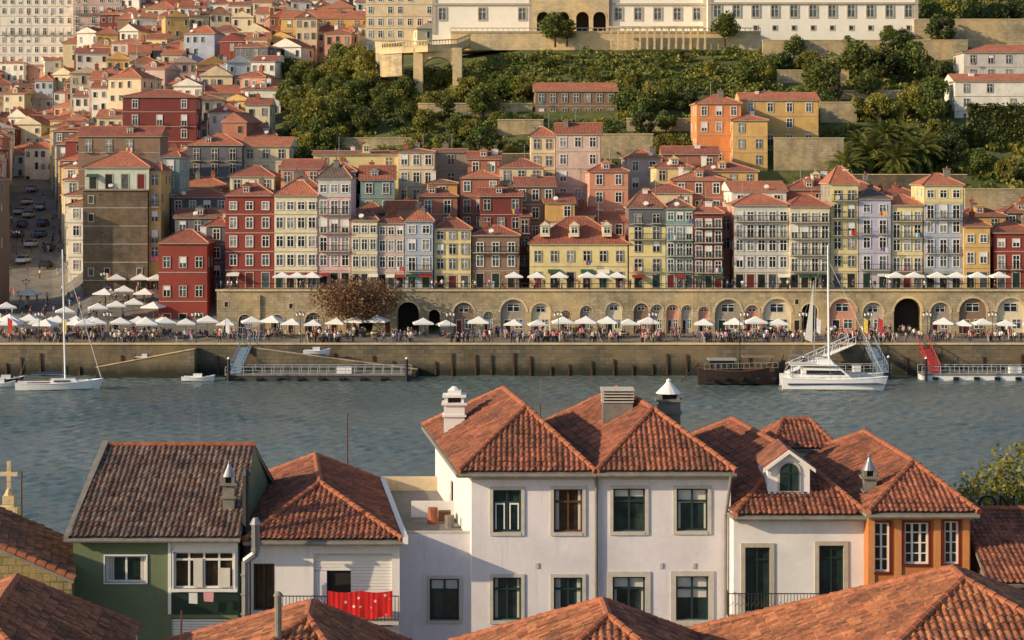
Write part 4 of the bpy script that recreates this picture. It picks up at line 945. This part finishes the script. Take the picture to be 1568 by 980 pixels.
r=[rc(658,703,886,950,d)]; mb=MB(); facade(mb,x0,xa-.01,7,zT,d,r,WL); nwin(mb,r[0],d,TEALF,NG1,SUR,.12,.72,1,0,.3)
mb.face([(x0,d,zT-.3),(xa,d,zT-.3),(xa-1.7,93,zT-.3),(x0-1.5,93,zT-.3)],LEAD)
mb.box(x0,xa-.02,d,d+.2,zT,zT+.1,SUR)
mb.prism([(x0-1.5,93,7),(xa-1.7,93,7),(xa-1.7,93,zT+.3),(x0-1.5,93,zT+.3)],(0,.25,0),W('beige'))
mb.box(xa-2.6,xa-.6,86,86.2,zT-.3,zT+.35,WL2)
mb.tube((-3.2,84.5,zT-.3),(-3.2,84.5,zT+.35),.22,.2,CAPM,9); mb.tube((-2.5,83.5,zT-.3),(-2.5,83.5,zT+.2),.18,.2,LEAD,9); mb.box(-3.0,-2.5,85,85.4,zT-.28,zT+.1,BROWNW)
mb.obj('walls',E)
E=empty('white_hip_roof_house'); d=79.0; x0,x1=wx(384,d),wx(612,d); zE2=17.3
door=rc(388,420,863,935,d); gar=rc(480,600,850,960,d); mb=MB(); facade(mb,x0,x1,7,zE2,d,[door,gar],WL2)
walls_rest(mb,(x0,d),(x1,d),(x1-1.8,93),(x0-1.8,93),7,zE2,WL2)
nwin(mb,door,d,BROWNW,NG2,None,.1,0,1); 
a,b_,c,e_=gar; mb.face([(a,d+.21,c),(b_,d+.21,c),(b_,d+.21,e_),(a,d+.21,e_)],DK)
for i in range(20):
    z=e_-.12-i*.12
    if z<c: break
    mb.box(wx(537,d) if i>4 else a,b_,d+.1,d+.16,z,z+.11,WHITE)
mb.box(a,wx(500,d),d+.09,d+.19,c,e_-.62,WL); mb.box(a,b_,d-.03,d+.0,e_,e_+.06,SUR)
mb.obj('walls',E)
hiproof(E,V3(-10.05,78.5,zE2+.05),V3(-4.1,78.5,zE2+.05),V3(-5.9,93.3,zE2+.05),V3(-11.8,93.3,zE2+.05),V3(-7.67,83.5,18.72),V3(-8.6,91.4,18.72),NR)
mb=MB(); mb.prism([V3(-4.1,78.45,zE2-.1),V3(-3.9,78.45,zE2-.1),V3(-5.68,93.4,zE2-.1),V3(-5.9,93.4,zE2-.1)],(0,0,.28),WHITE); mb.rail((wx(420,d),d-.75,wz(945,d)),(x1,d-.75,wz(945,d)),.95,.13,BLACK,.012,.02); mb.box(wx(420,d),x1,d-.8,d-.004,wz(945,d)-.12,wz(945,d),SUR); mb.obj('trim',E)
m_,nt,b=newmat('red_printed_cloth'); vo=N(nt,'ShaderNodeTexVoronoi'); nt.links.new(objco(nt),vo.inputs['Vector']); vo.inputs['Scale'].default_value=3.0
nt.links.new(mix(nt,mrange(nt,vo.outputs[0],.1,.2,1,0),S(205,30,32),S(235,205,185)),b.inputs['Base Color']); b.inputs['Roughness'].default_value=.9
mb=MB(); xs0,xs1=wx(502,78.2),wx(601,78.2); za_,zb_=wz(904,78.2),wz(944,78.2)
n=26
fx_=lambda i,t:(xs0+(xs1-xs0)*i/n,78.16+.02*math.sin(i*.9)*t+.008*math.sin(i*2.7),za_-.07*math.sin(math.pi*((i%13)/13))+(zb_-za_-.05*math.sin(i*.5))*t)
for i in range(n):
    for j in range(4): mb.face([fx_(i,j/4),fx_(i+1,j/4),fx_(i+1,(j+1)/4),fx_(i,(j+1)/4)],m_)
mb.obj('hanging_red_cloth',None,True)
E=empty('green_house'); d=78.5; x0,xm_,x1=wx(112,d),wx(260,d),wx(364,d); zE3=17.5
w1=rc(161,224,851,892,d); w2=rc(266,358,845,901,d); sh=rc(262,352,947,990,d)
mb=MB(); facade(mb,x0,xm_,7,zE3,d,[w1],GW); facade(mb,xm_,x1,wz(940,d),zE3,d,[w2],WL2); facade(mb,xm_,x1,7,wz(940,d),d,[sh],GW)
walls_rest(mb,(x0,d),(x1,d),(x1,90),(x0,90),7,zE3,GW); mb.box(xm_,x1+.03,d-.05,d-.002,wz(940,d),wz(905,d),DGREEN); mb.obj('walls',E)
mb=MB(); nwin(mb,w1,d,WHITE,NG1,WHITE,.05,0,1,0,0,.22,None,.25); nwin(mb,w2,d,WHITE,NG2,WHITE,.06,.78,3,0,0,.2)
mb.box(wx(296,d),wx(310,d),d+.03,d+.05,wz(900,d),wz(855,d),CUR); mb.box(wx(335,d),wx(352,d),d+.03,d+.05,wz(900,d),wz(870,d),CUR)
for i in range(12): z=wz(948,d)-.1*i-.1; mb.box(sh[0],sh[1],d+.08,d+.13,z,z+.08,WHITE)
mb.face([(sh[0],d+.2,sh[2]),(sh[1],d+.2,sh[2]),(sh[1],d+.2,sh[3]),(sh[0],d+.2,sh[3])],DK)
mb.box(xm_,x1,d-.12,d-.003,wz(905,d)-.02,wz(901,d),WHITE); mb.box(xm_-.06,xm_+.06,d-.06,d-.004,wz(940,d),zE3,WHITE)
mb.tube((xm_+.4,d-.45,wz(903,d)),(x1-.3,d-.45,wz(903,d)),.008,.008,STEEL,4)
mb.face([(wx(292,d),d-.45,wz(904,d)),(wx(305,d),d-.45,wz(904,d)),(wx(305,d),d-.44,wz(921,d)),(wx(292,d),d-.44,wz(920,d))],LAUN[0]); mb.face([(wx(314,d),d-.45,wz(903,d)),(wx(330,d),d-.45,wz(903,d)),(wx(329,d),d-.44,wz(918,d)),(wx(315,d),d-.44,wz(917,d))],plain('pink_cloth',S(220,160,165),.9))
mb.obj('windows',E)
zR=20.15; tiled('roof_front',[V3(x0-.1,78.1,zE3),V3(x1+.15,78.1,zE3),V3(x1-.05,84.1,zR),V3(x0+.25,84.1,zR)],NB,E); tiled('roof_back',[V3(x0-.1,90.3,zE3),V3(x1+.15,90.3,zE3),V3(x1-.05,84.1,zR),V3(x0+.25,84.1,zR)],NB,E)
mb=MB(); caps(mb,(x0+.3,84.1,zR),(x1-.05,84.1,zR)); mb.prism([V3(x0-.28,78.1,zE3-.15),V3(x0-.1,78.1,zE3-.15),V3(x0+.25,84.1,zR),V3(x0-.0,84.1,zR)],(0,0,.2),LEAD)
mb.prism([V3(x0,78.6,zE3-.1),V3(x0,90,zE3-.1),V3(x0,84.1,zR-.1)],(.05,0,0),GW); mb.prism([V3(x1-.1,78.6,zE3-.1),V3(x1-.1,90,zE3-.1),V3(x1-.1,84.1,zR-.1)],(.05,0,0),GW)
mb.tube((x0-.1,78.05,zE3-.1),(x1+.15,78.05,zE3-.1),.08,.08,LEAD,8); mb.obj('ridge_tiles',E)
mb=MB(); x=wx(351,80); domechim(mb,x,80,17.6,19.2,.22,LEAD,'s'); x=wx(377,79); mb.tube((x,79,16.2),(x,79,19.7),.14,.14,BLACK,10); mb.tube((x,79,19.7),(x,79,19.95),.2,.08,BLACK,10)
x=wx(391,77.6); pipe(mb,[(wx(376,77.9),77.9,wz(990,78)),(wx(376,77.9),77.9,wz(858,78)),(x,77.7,wz(845,78)),(x,77.6,wz(800,78))],.15,STEEL); mb.tube((x,77.6,wz(800,78)),(x,77.6,wz(790,78)),.22,.1,STEEL,10)
for z in (840,820,880,910,940): mb.tube((x if z<850 else wx(376,78),77.7 if z<850 else 77.9,wz(z,78)),(x if z<850 else wx(376,78),77.7 if z<850 else 77.9,wz(z,78)+.06),.18,.18,STEEL,10)
mb.obj('flues',E)
E=empty('rubble_stone_house'); SM=stonem('rubble_stone',S(160,146,108),S(128,118,90),.5,.3,.03)
zE4=16.35; mb=MB(); mb.face([(-28,76.4,7),(-16.1,76.4,7),(-16.1,76.4,zE4),(-22,76.4,18.9),(-28,76.4,zE4)],SM); mb.face([(-16.1,76.4,7),(-17.3,84,7),(-17.3,84,zE4),(-16.1,76.4,zE4)],SM); mb.obj('walls',E)
tiled('roof_right',[V3(-15.9,76,zE4),V3(-17.5,83.8,zE4),V3(-23.6,83.8,19.0),V3(-22,76,19.0)],NO,E); tiled('roof_left',[V3(-28,76,zE4),V3(-29.6,83.8,zE4),V3(-23.6,83.8,19.0),V3(-22,76,19.0)],NO,E)
mb=MB(); caps(mb,(-22,76,19.03),(-23.6,83.8,19.03)); caps(mb,(-15.9,76.1,zE4+.03),(-22,76.1,19.03)); mb.obj('ridge_tiles',E)
mb=MB(); x=wx(14,92); z=wz(800,92); mb.box(x-.45,x+.45,91.6,92.4,z-6,z+.7,LSTONE); mb.box(x-.25,x+.25,91.8,92.2,z+.7,z+1.2,LSTONE); mb.tube((x,92,z+1.2),(x,92,z+1.5),.22,.1,LSTONE,8); mb.box(x-.09,x+.09,91.93,92.07,z+1.45,z+2.7,LSTONE); mb.box(x-.38,x+.38,91.92,92.08,z+2.05,z+2.22,LSTONE); mb.obj('stone_cross_finial')
for p,d,t,bt in ((33,90,722,800),(532,100,632,725)):
    mb=MB(); x=wx(p,d); mb.tube((x,d,wz(bt,d)-6),(x,d,wz(t,d)),.06,.035,BROWNW,6); mb.obj('flag_pole')
E=empty('white_dormer_house'); d=79.2; x0,x1=xb+.02,wx(1325,d); zE5=18.25
f1=rc(1141,1179,838,936,d); f2=rc(1254,1292,835,933,d); mb=MB(); facade(mb,x0,x1,7,zE5,d,[f1,f2],WL2); walls_rest(mb,(x0,d),(x1,d),(x1-1.6,96),(x0-1.9,96),7,zE5,WL2)
mb.box(x0,x1,d-.12,d-.003,zE5-.3,zE5-.12,SUR); mb.obj('walls',E)
mb=MB()
for r in(f1,f2): nwin(mb,r,d,DGREEN,NG1,GRAN,.16,.8,1,0,0)
zb_=wz(940,d); mb.box(wx(1112,d),wx(1322,d),d-.8,d-.065,zb_-.12,zb_,GRAN); mb.rail((wx(1113,d),d-.75,zb_),(wx(1321,d),d-.75,zb_),.92,.12,BLACK,.011,.02); mb.rail((wx(1113,d),d-.75,zb_),(wx(1113,d),d-.05,zb_),.92,.12,BLACK,.011,.02)
for i in range(26): c=wx(1113+i*8+4,d); mb.tube((c-.08,d-.75,zb_+.45),(c+.08,d-.75,zb_+.6),.01,.01,BLACK,4)
mb.obj('windows_and_balcony',E)
hiproof(E,V3(8.4,78.7,zE5),V3(13.45,78.7,zE5),V3(11.6,96,zE5),V3(6.4,96,zE5),V3(11.1,84,19.98),V3(9.9,94,19.98),NR)
mb=MB(); d=80.3; a,b_=wx(1176,d),wx(1240,d); z0=wz(757,d); z1=wz(715,d); zp=wz(693,d); xc=(a+b_)/2
pts=[(a,d,z0),(b_,d,z0),(b_,d,z1),(xc,d,zp),(a,d,z1)]; mb.prism(pts,(0,3.2,0),WL2)
mb.roof([(a-.2,d-.2,z1-.08),(a-.2,d+3.4,z1-.08),(xc,d+3.4,zp+.1),(xc,d-.2,zp+.1)],NR); mb.roof([(b_+.2,d-.2,z1-.08),(b_+.2,d+3.4,z1-.08),(xc,d+3.4,zp+.1),(xc,d-.2,zp+.1)],NR)
for s_,e in ((a-.2,1),(b_+.2,-1)): mb.prism([(s_,d-.22,z1-.2),(s_,d-.22,z1-.06),(xc,d-.22,zp+.12),(xc,d-.22,zp-.02)],(0,.1,0),WHITE)
ap=[(xc-.36,z0+.15),(xc+.36,z0+.15)]+[(xc+.36*math.cos(t),z0+.85+.36*math.sin(t)) for t in [i*math.pi/10 for i in range(11)]]
mb.prism([(p[0]+(p[0]-xc)*.25,d-.05,p[1]+(.08 if p[1]>z0+.5 else -.06)) for p in ap],(0,.04,0),SUR); mb.prism([(p[0],d-.07,p[1]) for p in ap],(0,.015,0),NG1); mb.box(xc-.03,xc+.03,d-.1,d-.072,z0+.15,z0+1.2,DGREEN); mb.box(xc-.36,xc+.36,d-.098,d-.073,z0+.8,z0+.86,DGREEN)
mb.obj('dormer',E)
E=empty('rear_white_house'); d=92; x0,x1=wx(1190,d),wx(1272,d); z1=wz(686,d); mb=MB(); mb.box(x0,x1,d,d+5,8,z1,WL2); mb.obj('walls',E)
tiled('roof_front',[V3(x0-.3,d-.3,z1),V3(x1+.3,d-.3,z1),V3(x1-.6,d+2.5,z1+.95),V3(x0+.6,d+2.5,z1+.95)],NR,E); tiled('roof_left',[V3(x0-.3,d-.3,z1),V3(x0-.3,d+5.3,z1),V3(x0+.6,d+2.5,z1+.95)],NR,E); tiled('roof_right',[V3(x1+.3,d-.3,z1),V3(x1+.3,d+5.3,z1),V3(x1-.6,d+2.5,z1+.95)],NR,E)
mb=MB(); caps(mb,(x0+.6,d+2.5,z1+.95),(x1-.6,d+2.5,z1+.95)); caps(mb,(x0-.3,d-.3,z1),(x0+.6,d+2.5,z1+.95)); caps(mb,(x1+.3,d-.3,z1),(x1-.6,d+2.5,z1+.95)); mb.obj('ridge_tiles',E)
E=empty('burnt_ochre_house'); d=78.5; x0,x1=wx(1329,d),wx(1486,d); zE6=18.45
ws=[rc(1338,1362,800,876,d),rc(1385,1422,800,864,d),rc(1446,1468,798,864,d)]; mb=MB(); facade(mb,x0,x1,7,zE6,d,ws,OW); walls_rest(mb,(x0,d),(x1,d),(x1-.8,92),(x0-.8,92),7,zE6,OW)
OP=wallm('ochre_pilaster',S(200,134,80),.35)
for p in (1329,1370,1430,1474): mb.box(wx(p,d),wx(p+10,d),d-.06,d-.003,7,zE6-.3,OP)
mb.box(x0,x1,d-.14,d-.065,zE6-.3,zE6-.1,OP); mb.obj('walls',E)
mb=MB()
for r in ws: nwin(mb,r,d,WHITE,NG2,DARKR,.07,0,1 if r[1]-r[0]<.8 else 2,3,0)
mb.obj('windows',E)
hiproof(E,V3(13.3,78,zE6),V3(17.45,78,zE6),V3(16.9,93,zE6),V3(12.6,93,zE6),V3(15.75,82,19.78),V3(15.35,91,19.78),NR)
mb=MB(); x=wx(1331,81); domechim(mb,x,81,17.8,19.3,.24,LEAD,'s'); mb.obj('chimney',E)
E=empty('brown_roof_house'); mb=MB(); mb.box(17.6,26,76.5,88,7,16.2,W('brown')); mb.obj('walls',E)
tiled('roof_front',[V3(17.3,76,16.2),V3(26,76,16.2),V3(26,82,17.9),V3(17.6,82,17.9)],NR,E); tiled('roof_back',[V3(17.3,88.4,16.2),V3(26,88.4,16.2),V3(26,82,17.9),V3(17.6,82,17.9)],NR,E)
mb=MB(); caps(mb,(17.6,82,17.92),(26,82,17.92)); mb.obj('ridge_tiles',E)
E=empty('rooftop_sign'); cu=bpy.data.curves.new('letters','FONT'); cu.body='ON'; cu.size=1.05; cu.extrude=.06; o=bpy.data.objects.new('letters',cu); bpy.context.scene.collection.objects.link(o); o.parent=E
o.location=(wx(1496,89),89,wz(784,89)); o.rotation_euler=(math.pi/2,0,0); cu.materials.append(BLACK)
mb=MB(); xx=wx(1494,89); zz=wz(785,89); mb.tube((xx,89.1,zz),(xx+2,89.1,zz),.04,.04,STEEL,5); 
for q in (0,.9,1.8): mb.tube((xx+q,89.1,7),(xx+q,89.1,zz+.7),.04,.04,STEEL,5)
mb.obj('frame',E)
NT=tree_mesh('near_tree',12,3.6,34,9000,.13,FY,31,.8,.4)
inst(NT,'yellow_green_tree',(wx(1580,96),96,6.6),1,.99)
for x,y,z in ((-12.6,84.1,20.1),(1.2,88,20.9),(9.2,90,19.6)):
    mb=MB(); mb.tube((x,y,z-.6),(x,y,z+1.5),.02,.015,STEEL,5); mb.tube((x-.5,y,z+1.4),(x+.5,y+.1,z+1.4),.012,.012,STEEL,4)
    for q in range(7): mb.tube((x-.45+q*.15,y-.25,z+1.4),(x-.45+q*.15,y+.25,z+1.4),.008,.008,STEEL,4)
    mb.obj('tv_antenna')
def pyr(name,FL,FR,BR,BL,AF,AB,mat,wall='beige'):
    E=empty(name); hiproof(E,V3(*FL),V3(*FR),V3(*BR),V3(*BL),V3(*AF),V3(*AB),mat); mb=MB(); mb.box(FL[0]+1.4,FR[0]-1.4,FL[1]+.4,BL[1]-.4,6,FL[2]-.1,W(wall)); mb.obj('walls',E); return E
pyr('orange_roof_house',(-19,55,16.2),(-10.9,55,16.2),(-12.3,69,16.2),(-20.4,69,16.2),(-14.8,59,18.6),(-15.4,65,18.6),NO)
E=pyr('orange_roof_house',(-10.6,54,16.0),(-2.7,54,16.0),(-3.3,67.5,16.0),(-11.2,67.5,16.0),(-5.85,60,18.45),(-5.94,62,18.45),NO)
mb=MB(); x=wx(426,59); mb.tube((x,59,17),(x,59,wz(912,59)),.1,.1,LEAD,10); mb.tube((x,59,wz(912,59)),(x,59,wz(906,59)),.15,.06,LEAD,10); mb.tube((wx(275,60),60,16),(wx(278,60),60,wz(935,60)),.03,.03,BROWNW,5); mb.obj('vent_pipe',E)
pyr('orange_roof_house',(-1.6,54,16.0),(7.0,54,16.0),(6.6,67.5,16.0),(-2.0,67.5,16.0),(2.75,60,18.5),(2.69,62,18.5),NO)
pyr('orange_roof_house',(5.4,50,16.2),(20,50,16.2),(20,68,16.2),(5.4,68,16.2),(12.75,59,19.75),(12.75,60.5,19.75),NO)
# ---------------------------------------------------------------- light, world, camera
sc=bpy.context.scene
el=21.0; tos=Vector((-1.0,-.38,0)).normalized()*math.cos(math.radians(el))+UP*math.sin(math.radians(el))
Ls=bpy.data.lights.new('sun','SUN'); Ls.energy=5.0; Ls.angle=math.radians(.5); Ls.color=(1,.78,.5); so=bpy.data.objects.new('sun',Ls); so.rotation_euler=tos.to_track_quat('Z','Y').to_euler(); sc.collection.objects.link(so)
w=bpy.data.worlds.new('World'); sc.world=w; w.use_nodes=True; nt=w.node_tree; bg=nt.nodes['Background']; sk=nt.nodes.new('ShaderNodeTexSky'); sk.sky_type='NISHITA'; sk.sun_disc=False
sk.sun_elevation=math.radians(el); sk.sun_rotation=math.atan2(tos.x,tos.y); nt.links.new(sk.outputs[0],bg.inputs[0]); bg.inputs[1].default_value=.15
cam=bpy.data.cameras.new('Camera'); co_=bpy.data.objects.new('Camera',cam); sc.collection.objects.link(co_); co_.location=(0,0,CH); co_.rotation_euler=(math.pi/2,0,0)
cam.sensor_width=36; cam.lens=36*F/1568; cam.shift_y=-240/1568; cam.clip_end=12000; cam.clip_start=1; sc.camera=co_
sc.view_settings.view_transform='Standard'; sc.view_settings.look='None'; sc.view_settings.exposure=0
